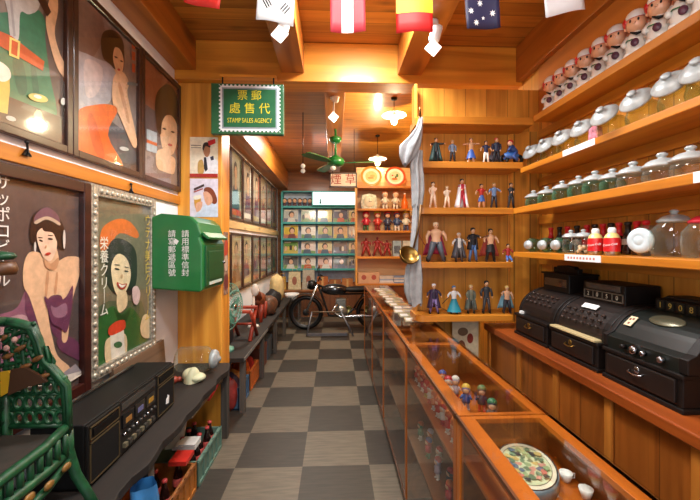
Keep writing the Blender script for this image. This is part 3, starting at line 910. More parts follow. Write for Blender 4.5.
    if g('cape'):
        c = MB(); c.M = S
        rows = []
        for i in range(7):
            f = i / 6; z = .80 - .60 * f; wd = .12 + .20 * f
            rows.append([(wd * u, .06 + .07 * f + .025 * math.cos(9 * u) * f, z - .04 * abs(u) * f) for u in [-1 + .2 * j for j in range(11)]])
        c.sheet(rows)
        c.build('cape', col(g('cape'), .55), t, world=False, solid=.004 * H * 4)
    if g('staff'):
        c = MB(); c.M = S
        (p, q, rad) = g('staff'); c.tube([p, q], rad, 6)
        c.build('staff', col(g('staffcol', (60, 40, 30)), .4), t, world=False)
    if g('base'):
        c = MB(); c.M = S; c.lathe([(0, 0), (.16, 0), (.16, .015), (0, .015)], 16)
        c.build('stand', col(g('base'), .4), t, world=False)
    return t

UP = ((-.30, -.02, .74), (.30, -.02, .78)); OUT = ((-.24, -.03, .58), (.24, -.03, .58)); HIP = ((-.13, -.03, .52), (.12, -.05, .50)); X_ = ((.05, -.11, .64), (-.05, -.11, .62))
GF = 'action figures on the pine display unit'
FIG = [
 # px, top_y, shelf, label, cfg
 (436, 138, 'B', 'action figure with raised arm in dark teal flared coat, leftmost of the upper shelf', dict(top=(40, 44, 44), coat=(30, 62, 60), flare=.25, legs=(34, 40, 44), hair=(80, 66, 40), arms=((-.22, -.05, .72), (.34, -.02, .78)))),
 (452.5, 140, 'B', 'action figure in grey blue shirt and black trousers with hands on hips', dict(top=(104, 118, 140), legs=(34, 32, 36), hair=(170, 140, 90), arms=HIP)),
 (471, 138, 'B', 'action figure in blue skirt with both arms spread wide', dict(top=(196, 150, 110), skirt=(50, 84, 160), coatlen=.2, flare=.19, legs=(222, 180, 150), boots=(220, 214, 206), hair=(110, 70, 40), arms=UP, sleeves=False)),
 (486, 141, 'B', 'action figure in white trousers and navy top, arms open', dict(top=(40, 46, 84), legs=(232, 228, 220), boots=(224, 218, 210), hair=(60, 44, 36), arms=OUT, sleeves=False)),
 (496.5, 138, 'B', 'tall action figure in dark blue with bright red hair', dict(top=(36, 44, 70), legs=(28, 28, 36), hair=(196, 36, 40), arms=HIP, w=1.2)),
 (433, 182, 'C', 'pale slender action figure with tiny black hair, leftmost on the second figure shelf', dict(top=None, legs=(236, 204, 176), boots=(236, 204, 176), hair=(50, 36, 30), skin=(240, 208, 180), arms=((-.12, -.06, .56), (.06, -.09, .66)))),
 (447, 186, 'C', 'short pale action figure with blond hair and bare legs', dict(top=(238, 214, 190), legs=(238, 206, 178), boots=(238, 206, 178), hair=(226, 190, 130), skin=(240, 208, 180), arms=((-.1, -.06, .58), (.12, -.05, .74)))),
 (462, 179, 'C', 'tall action figure in a white robe with a red front', dict(top=(190, 40, 60), coat=(232, 228, 232), flare=.22, coatlen=.03, legs=(196, 44, 64), hair=(40, 34, 40), arms=X_)),
 (481.5, 184, 'C', 'action figure in red vest and blue shorts with wide stance', dict(top=(190, 44, 40), skirt=(54, 90, 160), coatlen=.28, flare=.15, legs=(226, 178, 140), boots=(120, 80, 50), hair=(44, 32, 30), arms=OUT, sleeves=False)),
 (494, 183, 'C', 'action figure in light blue shirt and dark trousers, second from the right on its shelf', dict(top=(110, 140, 186), legs=(36, 36, 48), hair=(190, 160, 100), arms=((-.2, -.04, .6), (.26, -.03, .66)))),
 (511, 183, 'C', 'action figure in a dark suit with folded arms, rightmost on the second figure shelf', dict(top=(46, 50, 56), legs=(40, 42, 48), hair=(40, 50, 40), arms=X_)),
 (436, 222.5, 'D', 'largest action figure, bare chested with crimson cape and grey trousers', dict(legs=(84, 92, 104), boots=(34, 28, 28), hair=(232, 214, 180), cape=(150, 24, 62), w=1.45, stance=.09, arms=((-.24, -.05, .50), (.25, -.04, .56)), staff=((-.30, -.06, .42), (-.62, -.02, 1.0), .012), staffcol=(150, 60, 40))),
 (459, 233, 'D', 'action figure in dark grey coat over a white shirt, beside the crimson caped one', dict(top=(214, 210, 206), coat=(62, 60, 66), flare=.24, coatlen=.14, legs=(90, 84, 84), hair=(206, 196, 186), arms=OUT)),
 (473, 228, 'D', 'action figure in black jacket and blue jeans holding a long staff', dict(top=(36, 34, 38), legs=(76, 112, 166), boots=(40, 34, 30), hair=(30, 30, 32), coat=(32, 32, 36), flare=.15, coatlen=.36, arms=((-.14, -.08, .62), (.2, -.05, .72)), staff=((-.3, -.06, .60), (.44, -.06, .76), .01))),
 (490.5, 229, 'D', 'bare chested action figure with red arm guards and black shorts', dict(legs=(36, 34, 34), boots=(44, 34, 28), hair=(34, 28, 28), arms=((-.2, -.05, .62), (.22, -.05, .60)), w=1.15, skirt=(34, 32, 34), coatlen=.3, flare=.15, cape=(160, 60, 44))),
 (508, 239, 'D', 'small seated action figure in red top and blue shorts', dict(top=(170, 44, 42), legs=(70, 108, 180), boots=(210, 200, 190), hair=(34, 28, 28), sit=True, arms=OUT)),
 (434, 284, 'E', 'action figure in a dark purple coat and lilac trousers, leftmost on the bottom figure shelf', dict(top=(52, 40, 66), coat=(58, 38, 72), flare=.21, coatlen=.2, legs=(150, 128, 190), hair=(232, 230, 236), arms=OUT, stance=.09, staff=((-.16, -.05, .42), (.42, -.05, .10), .012))),
 (454, 286, 'E', 'action figure in white top and turquoise skirt with sword', dict(top=(226, 230, 232), skirt=(34, 130, 150), coatlen=.08, flare=.27, legs=(40, 110, 130), hair=(70, 120, 170), arms=OUT, staff=((-.2, -.04, .60), (-.44, -.04, .36), .014))),
 (471, 285, 'E', 'action figure in a long grey green coat with blond hair', dict(top=(120, 120, 100), coat=(88, 96, 86), flare=.2, coatlen=.14, legs=(80, 84, 78), hair=(206, 180, 120), arms=HIP)),
 (486.5, 281, 'E', 'tall action figure in dark charcoal suit, second from the right on the bottom figure shelf', dict(top=(52, 54, 60), legs=(58, 60, 66), hair=(34, 32, 36), arms=((-.17, -.03, .5), (.17, -.03, .5)))),
 (507, 286, 'E', 'bare chested action figure wound with pale blue cloth, rightmost on the bottom shelf', dict(legs=(48, 46, 56), boots=(60, 48, 40), hair=(226, 200, 120), arms=((-.2, -.06, .68), (.2, -.05, .56)), w=1.2, cape=(120, 170, 190))),
]
for px, ty, sh, lab, cfg in FIG:
    zb = FS[sh][1]
    p = onY(px, ty, 2.48)
    figure('action_figure', lab, (p.x, 2.48, zb), (p.z - zb) / .99, cfg, GF)
# the toy rider leaning over a blue bike at the right of the upper shelf
tb = thing('toy_motorbike', 'blue and black toy motorbike with a red haired rider on the upper figure shelf', 'toy', (1.20, 2.48, FS['B'][1]))
bz = FS['B'][1]; bx = onY(511, 150, 2.48).x
for x in (-.052, .052):
    M_ = MT((bx + x, 2.48, bz + .034), (PI / 2, 0, 0))
    MB().lathe([(.018, -.012), (.034, -.010), (.034, .010), (.018, .012), (.018, -.012)], 14, 0, M_).build('wheel', M_black, tb)
b_ = MB(); b_.ell((bx, 2.48, bz + .062), (.06, .026, .026), 12, 8).tube([(bx - .05, 2.48, bz + .034), (bx - .02, 2.48, bz + .09)], .008, 6).tube([(bx + .05, 2.48, bz + .034), (bx + .02, 2.48, bz + .07)], .008, 6)
b_.build('bike_body', col((60, 112, 190), .35, coat=.4), tb)
r_ = MB(); r_.tube([(bx + .03, 2.48, bz + .08), (bx - .002, 2.475, bz + .12), (bx - .01, 2.47, bz + .128)], [.024, .022, .012], 10).tube([(bx, 2.46, bz + .12), (bx - .035, 2.45, bz + .09)], .009, 6).tube([(bx + .03, 2.46, bz + .08), (bx + .0, 2.445, bz + .05), (bx + .03, 2.445, bz + .02)], .011, 6)
r_.build('rider', col((44, 70, 130)), tb)
MB().ell((bx - .012, 2.47, bz + .145), (.018, .018, .02), 10, 8).build('rider_head', M_skin, tb)
MB().ell((bx - .008, 2.474, bz + .152), (.021, .021, .02), 10, 8).build('rider_hair', col((196, 40, 44)), tb)
tb2 = thing('toy_motorbike', 'small black toy motorbike tucked beside the tall red haired figure', 'toy', (bx - .10, 2.53, bz))
for x in (-.04, .04):
    MB().lathe([(.014, -.012), (.03, -.010), (.03, .010), (.014, .012), (.014, -.012)], 14, 0, MT((bx - .10 + x, 2.53, bz + .03), (PI / 2, 0, 0))).build('wheel', M_black, tb2)
MB().ell((bx - .10, 2.53, bz + .055), (.05, .022, .024), 12, 8).tube([(bx - .13, 2.53, bz + .05), (bx - .11, 2.53, bz + .10)], .007, 6).build('bike_body', col((120, 116, 130)), tb2)

# ================================================================== WHITE DOLLS ON THE TOP SHELF
def doll(loc, rz, label):
    t = thing('mascot_doll', label, 'doll', loc, rz, 'white dolls with red and white caps on the top shelf')
    t.scale = (1.12, 1.12, 1.28)
    b = MB()
    b.lathe([(0, 0), (.028, 0), (.039, .018), (.041, .045), (.036, .075), (.026, .095), (.016, .10)], 16)
    for s in (-1, 1):
        b.ell((s * .024, -.012, .012), (.021, .028, .014), 10, 6)
        b.tube([(s * .03, 0, .085), (s * .044, -.012, .062), (s * .036, -.032, .052)], [.011, .011, .010], 8)
    b.build('body', col((236, 232, 224), .3, coat=.5, var=.02), t, world=False)
    h = MB(); h.ell((0, -.004, .128), (.038, .037, .034), 16, 10)
    for s in (-1, 1): h.ell((s * .038, 0, .124), (.008, .006, .01), 8, 5)
    h.ell((0, -.041, .122), (.006, .006, .005), 8, 5)
    h.build('head', col((236, 178, 140), .35, coat=.4, var=.03), t, world=False)
    for s in (-1, 1): MB().ell((s * .014, -.0385, .131), (.004, .003, .006), 6, 4).build('eye', M_black, t, world=False)
    c = MB(); c.lathe([(.041, .142), (.0415, .152), (.036, .166), (.024, .176), (0, .181)], 16)
    c.build('cap', col((240, 238, 234), .35, coat=.4, var=.02), t, world=False)
    r = MB(); r.lathe([(.0385, .141), (.0405, .143), (.0395, .147), (.038, .148)], 16)
    r.ell((-.034, .0, .142), (.016, .027, .02), 10, 7)
    r.ell((.0, .03, .145), (.03, .016, .018), 10, 6)
    r.build('cap_brim', col((200, 30, 30), .35, coat=.4), t, world=False)
    d = MB(); d.lathe([(0, 0), (.014, 0), (.014, .006), (0, .006)], 14, 0, MT((.004, -.045, .046), (PI / 2, 0, 0)))
    d.build('badge', col((92, 52, 70), .35), t, world=False)
    s_ = MB(); s_.tube([(-.012, -.043, .088), (.01, -.046, .076), (.03, -.036, .08)], [.003, .006, .002], 6)
    s_.build('strap', M_black, t, world=False)
    g = MB(); g.tube([(-.04, -.012, .062), (-.025, -.036, .064), (-.004, -.046, .06)], .0022, 6)
    g.build('ribbon', col((60, 120, 70)), t, world=False)
    return t
DPX = [551.6, 562, 573, 586, 601, 617, 636.8, 659.6, 683.6]
WHERE = ['leftmost, deepest in the shelf corner', 'second from the left end', 'third from the left end', 'fourth from the left end', 'middle of the row', 'fourth from the near end', 'third from the near end', 'second from the near end', 'nearest, at the right edge']
d0 = None
for k, px in enumerate(DPX):
    y = onX(px, 100, 1.43).y
    lab = 'white chubby doll with red and white cap, ' + WHERE[k]
    if d0 is None: d0 = doll((1.43, y, SHELF[1][2]), R(-52), lab)
    else: clone(d0, (1.43, y, SHELF[1][2]), R(-52 + random.uniform(-6, 6)), lab)
y = onX(683.6, 100, 1.43).y - .095
clone(d0, (1.43, y, SHELF[1][2]), R(-52), 'white chubby doll with red and white cap, cut by the right edge above the jars')

# ================================================================== JARS
LIDP = [(.0, .0), (.058, .0), (.062, .004), (.061, .010), (.052, .016), (.048, .022), (.034, .030), (.018, .034), (.012, .036), (.012, .041), (.017, .046), (.017, .051), (.010, .056), (0, .058)]
def jar(label, loc, glassm, group, body_h=.105, r=.066, sx=1.0):
    t = thing('glass_jar', label, 'jar', loc, 0, group)
    b = MB()
    b.lathe([(0, .001), (r * .82, .001), (r * .92, .012), (r * .95, body_h * .55), (r * .92, body_h * .8), (r * .82, body_h * .95), (r * .80, body_h), (r * .84, body_h + .006)], 28)
    b.lathe([(0, .006), (r * .86, .006), (r * .94, .02)], 28)
    b.build('jar_body', glassm, t, world=False)
    l = MB(); s = r * 1.0 / .062
    l.lathe([(p[0] * s, p[1] * s + body_h + .004) for p in LIDP], 28)
    l.build('lid', M_alu_lid, t, world=False)
    return t
M_alu_lid = col((172, 178, 178), .42, .2, var=.14, scale=30)
JP = [533.6, 546.5, 562, 578.6, 595, 612.5, 633, 662, 690.5]
JTOP = [191, 186.5, 181, 176, 171, 171, 164.5, 154.5, 149]   # lid knob tops
GJ = 'upright glass jars on the third long shelf'
JW = ['leftmost, in the shelf corner', 'second from the left', 'third from the left', 'fourth from the left', 'fifth from the left', 'shorter, sixth from the left']
for k, px in enumerate(JP):
    x = 1.335
    y = onX(px, 180, x).y
    p = onX(px, JTOP[k], x)
    z = SHELF[3][2]
    hh = p.z - z
    green = k < 6
    r = [.055, .056, .056, .058, .062, .058, .066, .07, .066][k]
    lid_h = .058 * r * .95 / .062
    lab = ('small greenish glass jar with pale lid on the third shelf, ' + JW[k]) if green else ['clear wide glass jar with pale lid on the third shelf, beside the greenish ones', 'largest clear glass jar with domed lid on the third shelf', 'clear glass jar with pale lid at the right edge of the third shelf'][k - 6]
    jar(lab, (x, y, z), M_jar_green if green else M_jar, GJ, max(.06, hh - lid_h - .004), r)
# tilted candy jars
def slant_jar(label, loc, s=1.0):
    t = thing('candy_jar', label, 'jar', loc, 0, 'tilted candy jars on the second long shelf')
    b = MB(); b.M = Matrix.Scale(s, 4)
    b.lathe([(0, .001), (.062, .001), (.078, .018), (.086, .06), (.078, .105), (.055, .135), (.02, .15), (0, .151)], 28)
    A = MT((-.024, 0, .104), (0, R(-55), 0))
    b.lathe([(.060, .03), (.056, .05), (.054, .064)], 24, 0, A)
    b.build('jar_body', M_jar_olive, t, world=False)
    l = MB(); l.M = Matrix.Scale(s, 4)
    l.lathe([(p[0] * 1.24, p[1] * 1.15 + .058) for p in LIDP], 28, 0, A)
    l.build('lid', M_alu_lid, t, world=False)
    return t
SP = [532, 546, 563, 583, 607, 639.5, 675, 706]
SWH = ['leftmost, in the shelf corner', 'second from the left', 'third from the left', 'fourth from the left beside the pink packet', 'fifth from the left', 'third from the near end', 'second from the near end, very large in view', 'cut by the right edge']
j0 = None
for k, px in enumerate(SP):
    x = 1.40
    y = onX(px, 110, 1.335).y + .045
    lab = 'tilted glass candy jar with aluminium lid, ' + SWH[k]
    if j0 is None: j0 = slant_jar(lab, (x, y, SHELF[2][2])); j0.scale = (.8,) * 3; j0.rotation_euler = (0, 0, R(20))
    else: clone(j0, (x, y, SHELF[2][2]), None, lab, None, .8 if k < 4 else .86)
pk = MB(); py = onX(600, 126, 1.37).y
pk.prism(smooth_poly([(-.03, 0), (.03, 0), (.034, .04), (.026, .085), (-.026, .085), (-.034, .04)], 3), 'x', -.012, .012, 0, T((1.345, py, SHELF[2][2])))
single(pk, 'candy_packet', col((206, 130, 150), .35, var=.5, scale=40), 'pink wrapped candy packet between the tilted jars', 'packet')

# ---- lowest long shelf
Z4 = SHELF[4][2]
# three green glass jars lying on their sides in the corner
lj = None
for k, px in enumerate([524, 537.5, 550.5]):
    y = onX(px, 249, 1.30).y
    lab = 'green glass jar lying on its side, ' + ['leftmost in the shelf corner', 'middle of the three', 'nearest of the three to the bottles'][k]
    if lj is None:
        lj = thing('lying_jar', lab, 'jar', (1.36, y, Z4), 0, 'green glass jars lying on the lowest long shelf')
        A = MT((0, 0, .047), (0, R(-90), 0))
        MB().lathe([(0, -.06), (.04, -.06), (.046, -.045), (.046, .02), (.034, .04), (.033, .052)], 22, 0, A).build('jar_body', M_jar_green, lj, world=False); lj.rotation_euler = (0, 0, R(30))
        MB().lathe([(0, .068), (.010, .067), (.014, .062), (.026, .06), (.03, .056), (.03, .044), (0, .044)], 22, 0, A).build('lid', M_alu_lid, lj, world=False)
    else: clone(lj, (1.36, y, Z4), None, lab)
# two upright clear jars
for k, px in enumerate([571, 583.5]):
    y = onX(px, 245, 1.31).y
    jar(['clear glass jar with cone lid beside the green lying jars', 'clear glass jar holding pale sweets beside the red labelled bottles'][k], (1.31, y, Z4), M_jar, 'small clear jars on the lowest long shelf', .085, .045)
    MB_ = MB()
    for i in range(9):
        a = i * 2.4; MB_.ell((1.31 + .02 * math.cos(a), y + .02 * math.sin(a), Z4 + .014 + .012 * (i // 3)), (.012, .012, .011), 8, 5)
    if k: tag(single(MB_, 'sweets', col((226, 190, 150), var=.3, scale=60), 'pale sweets filling the bottom of the small clear jar', 'sweets'), kind='stuff')
# red labelled bottles with white caps
rb0 = None
for k, px in enumerate([595.5, 612]):
    y = onX(px, 245, 1.30).y
    lab = ['stout red labelled soda bottle with white cap, left of the pair', 'stout red labelled soda bottle with white cap, right of the pair'][k]
    if rb0 is None:
        t = rb0 = thing('soda_bottle', lab, 'bottle', (1.30, y, Z4), 0, 'red labelled stout soda bottles')
        MB().lathe([(0, 0), (.03, 0), (.033, .006), (.033, .016), (.034, .02)], 22).build('bottle_foot', M_chrome, t, world=False)
        MB().lathe([(.034, .018), (.034, .075), (.032, .082)], 22).build('label', col((206, 22, 30), .35, coat=.4), t, world=False)
        MB().lathe([(.032, .082), (.026, .096), (.018, .104), (.015, .108)], 22).build('shoulder', col((226, 206, 130), .35, coat=.3), t, world=False)
        MB().lathe([(.016, .104), (.017, .106), (.017, .122), (.012, .13), (0, .131)], 22).build('cap', M_white, t, world=False)
        text('lettering', 'Coca-Cola', .0135, M_white, t, T((-.0348, 0, .05)) @ FACE_L @ Euler((0, 0, R(8))).to_matrix().to_4x4(), shear=.35, world=False, bold=0)
        t.rotation_euler = (0, 0, R(42))
    else: clone(rb0, (1.30, y, Z4), R(38), lab)
# the row of small bottles at the back, red and black crowns
BPX = [551, 559.5, 567.5, 577, 587, 595, 603, 611, 619, 628, 637, 646]
bot = {}
for k, px in enumerate(BPX):
    y = onX(px, 235, 1.45).y
    red = k in (0, 2, 4, 6, 8, 10, 11)
    cc = 'red' if red else 'black'
    lab = 'small cola bottle with %s cap behind the lowest long shelf jars, %s from left' % (cc, ORD[k])
    if cc not in bot:
        t = bot[cc] = thing('cola_bottle', lab, 'bottle', (1.45, y, Z4), 0, 'small bottles along the back of the lowest long shelf')
        MB().lathe([(0, 0), (.023, 0), (.025, .005), (.024, .03), (.022, .045), (.025, .07), (.020, .095), (.012, .115), (.011, .126)], 16).build('bottle_body', col((50, 22, 16), .15, coat=.8), t, world=False)
        MB().lathe([(.0252, .05), (.0256, .07), (.0235, .078)], 16).build('label', col((196, 30, 34)) if red else col((206, 200, 196)), t, world=False)
        MB().lathe([(.0205, .094), (.0125, .114), (.0125, .146), (.016, .147), (.016, .160), (.012, .163), (0, .163)], 16).build('cap', col((226, 34, 46), .35, coat=.3) if red else col((24, 22, 24), .35, coat=.3), t, world=False)
    else: clone(bot[cc], (1.45, y, Z4), None, lab)
# big jar lying with its lid to the room
y = onX(641, 246, 1.33).y
t = thing('lying_jar', 'large clear jar lying on its side with round pale lid facing the room', 'jar', (1.37, y, Z4))
A = MT((1.37, y, Z4 + .068), (0, R(-90), R(14)))
MB().lathe([(0, -.08), (.055, -.08), (.066, -.06), (.067, .03), (.056, .05), (.054, .06)], 28, 0, A).build('jar_body', M_jar, t)
MB().lathe([(0, .072), (.018, .071), (.022, .068), (.024, .070), (.04, .068), (.052, .064), (.054, .06), (.054, .05), (0, .05)], 28, 0, A).build('lid', col((196, 212, 218), .4, coat=.2), t)
# big upright jar with a dome lid, and the one cut by the edge
for k, (px, hh, r) in enumerate([(674, .14, .076), (706, .13, .07)]):
    y = onX(px, 245, 1.36).y
    t = thing('glass_jar', ['big round clear jar with domed metal lid on the lowest long shelf', 'clear jar with red top cut by the right edge, lowest long shelf'][k], 'jar', (1.36, y, Z4))
    MB().lathe([(0, .001), (r * .9, .001), (r, .02), (r * 1.04, hh * .5), (r, hh * .75), (r * .7, hh * .95), (r * .66, hh)], 28).build('jar_body', M_jar, t, world=False)
    s = r * .74 / .062
    MB().lathe([(p[0] * s, p[1] * s + hh) for p in LIDP], 28).build('lid', M_alu_lid if k == 0 else col((200, 40, 60), .4), t, world=False)

# ================================================================== REGISTER COUNTER
rc = thing('back_counter', 'long wooden back counter with battened front carrying three cash registers', 'counter', (1.3, 1.2, 0))
RCX, RCZ = 1.125, .92
MB().box(RCX, YF + .3, 0, XR - .004, 2.60, RCZ - .045).build('front_panel', M_red_z, rc)
MB().box(RCX - .03, YF + .3, RCZ - .045, XR - .004, 2.60, RCZ).build('counter_top', M_red_y, rc, bevel=.006)
for px in (490, 520, 557, 610, 700):
    y = onX(px, 360, RCX).y
    MB().box(RCX - .012, y - .018, .02, RCX, y + .018, RCZ - .045).build('batten', wood('batten_pine_%d' % px, (190, 118, 44), (150, 84, 24), 'z'), rc, bevel=.002)

# ------------------------------------------------------------------ cash registers
def register(label, Yfar, Ynear, kind):
    yc = (Yfar + Ynear) / 2; w = (Yfar - Ynear)
    t = thing('cash_register', label, 'cash register', (1.34, yc, RCZ), 0, 'antique cash registers on the back counter')
    # local: x towards wall, front at x=-.165, y along the counter
    fx = -.165; bx = .175; h = w / 2
    base = MB().box(fx, -h, .0, bx, h, .018).box(fx + .008, -h + .008, .018, bx, h - .008, .13)
    base.box(fx, -h, .118, bx, h, .134)
    base.build('drawer_base', M_iron, t, world=False, bevel=.004)
    dr = MB().box(fx - .002, -h + .03, .03, fx + .01, h - .03, .11)
    dr.build('drawer', col((24, 15, 11), .45, 0, coat=.05, var=.2), t, world=False, bevel=.003)
    hd = MB().tube([(fx - .002, -.03, .082), (fx - .014, -.028, .076), (fx - .016, 0, .072), (fx - .014, .028, .076), (fx - .002, .03, .082)], .004, 6)
    hd.ell((fx - .003, 0, .09), (.003, .014, .014), 12, 6)
    hd.build('drawer_pull', M_brass if kind != 3 else M_chrome, t, world=False)
    # hood: curved front from the keyboard up to the indicator
    n = 9; x0, x1, z0, z1 = (fx + .035, .075, .134, .30)
    arc = [(x1 - (x1 - x0) * math.cos(a), z0 + (z1 - z0) * math.sin(a)) for a in (PI / 2 * i / n for i in range(n + 1))]
    if kind == 3: arc = [(fx + .01, .134), (fx + .01, .185), (fx + .04, .20)] + [(x1 - (x1 - x0 - .02) * math.cos(a), .20 + .10 * math.sin(a)) for a in (PI / 2 * i / n for i in range(2, n + 1))]
    hood = arc + [(bx, z1), (bx, z0)]
    ins = .022
    MB().prism(hood, 'y', -h + ins, h - ins).build('hood', col((25, 15, 11), .45, 0, coat=.05, var=.25, scale=9) if kind < 3 else col((13, 19, 16), .38, 0, coat=.1, var=.2, scale=9), t, world=False, bevel=.004)
    rim = [(p[0] - .004, p[1] + .004) for p in arc] + [(bx + .001, z1 + .006), (bx + .001, z0)]
    for s in (-1, 1):
        c = MB().prism(rim, 'y', s * (h - .006) - .018, s * (h - .006) + .006 if s > 0 else s * (h - .006) + .018)
        c.build('side_plate', M_iron, t, world=False, bevel=.003)
    # indicator box
    iz0, iz1 = (.30, .40) if kind == 1 else (.295, .385) if kind == 2 else (.29, .345)
    hw = h - (.055, .045, .02)[kind - 1]
    MB().box(.0 if kind < 3 else .06, -hw, iz0 - .01, bx, hw, iz1).build('indicator_box', M_iron, t, world=False, bevel=.005)
    ix = (.0 if kind < 3 else .06)
    if kind == 1:
        MB().box(ix - .003, -h + .075, .325, ix + .001, h - .075, .372).build('indicator_window', col((60, 44, 34), .12, coat=.8), t, world=False)
        cr = MB(); z = .40
        pts = [(-hw + .01, z), (-hw + .01, z + .035), (-hw + .03, z + .028), (-hw + .05, z + .045), (0, z + .05), (hw - .05, z + .045), (hw - .03, z + .028), (hw - .01, z + .035), (hw - .01, z)]
        cr.prism(pts, 'x', .06, .09)
        cr.build('crest', M_iron, t, world=False, bevel=.003)
        MB().box(-.01, -hw - .01, iz1 - .006, bx, hw + .01, iz1 + .004).build('cornice', M_iron, t, world=False, bevel=.002)
        pc = MB().box(fx + .02, h - .06, .134, fx + .045, h - .03, .15, 0, MT((0, 0, 0)))
        pc.build('paper_slip', M_white, t, world=False)
    if kind == 2:
        MB().box(ix - .003, -h + .07, .350, ix + .001, h - .07, .378).build('indicator_window', col((70, 66, 60), .12, coat=.8), t, world=False)
        fr = MB()
        fr.box(ix - .004, -h + .055, .301, ix, h - .055, .306).box(ix - .004, -h + .055, .338, ix, h - .055, .343)
        for i in range(5): fr.box(ix - .004, -h + .055 + i * (2 * h - .11) / 4 - .002, .301, ix, -h + .055 + i * (2 * h - .11) / 4 + .002, .343)
        fr.build('number_frame', col((120, 112, 100), .4, .5), t, world=False)
        for i in range(4):
            y = h - .055 - (i + .5) * (2 * h - .11) / 4
            text('digit', '2050'[i], .03, col((190, 180, 160), .5), t, T((ix - .0045, y, .322)) @ FACE_L, world=False)
        MB().box(fx - .004, -h + .015, .134, fx + .045, h - .015, .144).build('wooden_ledge', wood('pale_ledge_wood', (196, 176, 130), (150, 128, 88), 'y'), t, world=False, bevel=.002)
        pp = arc[5]
        MB().box(-.015, -.05, -.002, .015, .05, .002, 0, MT((pp[0] - .006, .0, pp[1] + .008), (0, R(-38), 0))).build('paper_label', M_white, t, world=False)
    # keys
    kc = col((120, 104, 84), .35, .2) if kind < 3 else col((150, 146, 140), .3, .5)
    if kind < 3:
        for rix in (1, 2, 3):
            pp, qq = arc[rix + (1 if kind == 2 else 2)], arc[rix]
            for i in range(6):
                y = -h + .06 + i * (2 * h - .12) / 5
                k_ = MB().tube([(pp[0] + .01, y, pp[1]), (pp[0] - .014, y, pp[1] + .006)], [.003, .007], 8)
                k_.build('key', col((56, 40, 32), .35, .2), t, world=False)
    else:
        ov = MB()
        # oval brass plate lying on the curved hood
        A = MT((-.044, 0, .2775), (0, R(-27), 0))
        ov.lathe([(0, .004), (.03, .004), (.032, .0), (0, -.004)], 24, 0, A, 1.1, 2.3)
        ov.build('oval_plate', col((96, 92, 72), .35, .5), t, world=False)
        cd = MB().box(-.025, h - .085, .0, .025, h - .05, .003, 0, MT((-.088, 0, .2535), (0, R(-44), 0)))
        cd.build('paper_tag', col((226, 206, 170), .5), t, world=False)
        mk = MB()
        for i, (u, v_) in enumerate([(-.012, .0), (.008, .008), (.012, -.006)]):
            mk.box(u - .005, h - .0675 + v_ - .005, .003, u + .005, h - .0675 + v_ + .005, .0036, 0, MT((-.088, 0, .2535), (0, R(-44), 0)))
        mk.build('tag_marks', col((120, 50, 30)), t, world=False)
        for i, (y, rr, m_) in enumerate([(.07, .010, M_iron), (.02, .017, M_chrome), (-.025, .010, M_chrome), (-.10, .012, M_chrome)]):
            kb = MB().lathe([(0, .02), (rr * .8, .018), (rr, .012), (rr, .0), (0, 0)], 16, 0, MT((fx + .01, y, .162), (0, R(-90), 0)))
            kb.build('knob', m_, t, world=False)
        for i in range(7):
            y = h - .05 - i * (2 * h - .1) / 6
            nb = MB().box(ix - .004, y - .016, .30, ix, y + .016, .338)
            o = nb.build('number_tab', col((30, 30, 26), .4), t, world=False)
            text('digit', '1908553'[i], .034, col((190, 158, 70), .5), o, T((ix - .0046, y, .319)) @ FACE_L, world=False)
        top = MB().prism([(-h + .03, .345), (-h + .06, .36), (h - .06, .36), (h - .03, .345)], 'x', .08, bx)
        top.build('top_cap', M_iron, t, world=False, bevel=.003)
    # crank handle side (wall end)
    return t
register('antique cash register with carved crest on top, farthest into the corner', onX(514, 335, 1.175).y, onX(547, 345, 1.175).y + .005, 1)
register('middle antique cash register with pale wooden ledge and white paper label', onX(548, 350, 1.175).y - .006, onX(598, 370, 1.175).y + .004, 2)
register('large antique cash register with oval plate and number tabs, nearest at right', onX(601, 373, 1.175).y - .004, onX(683, 412, 1.175).y, 3)
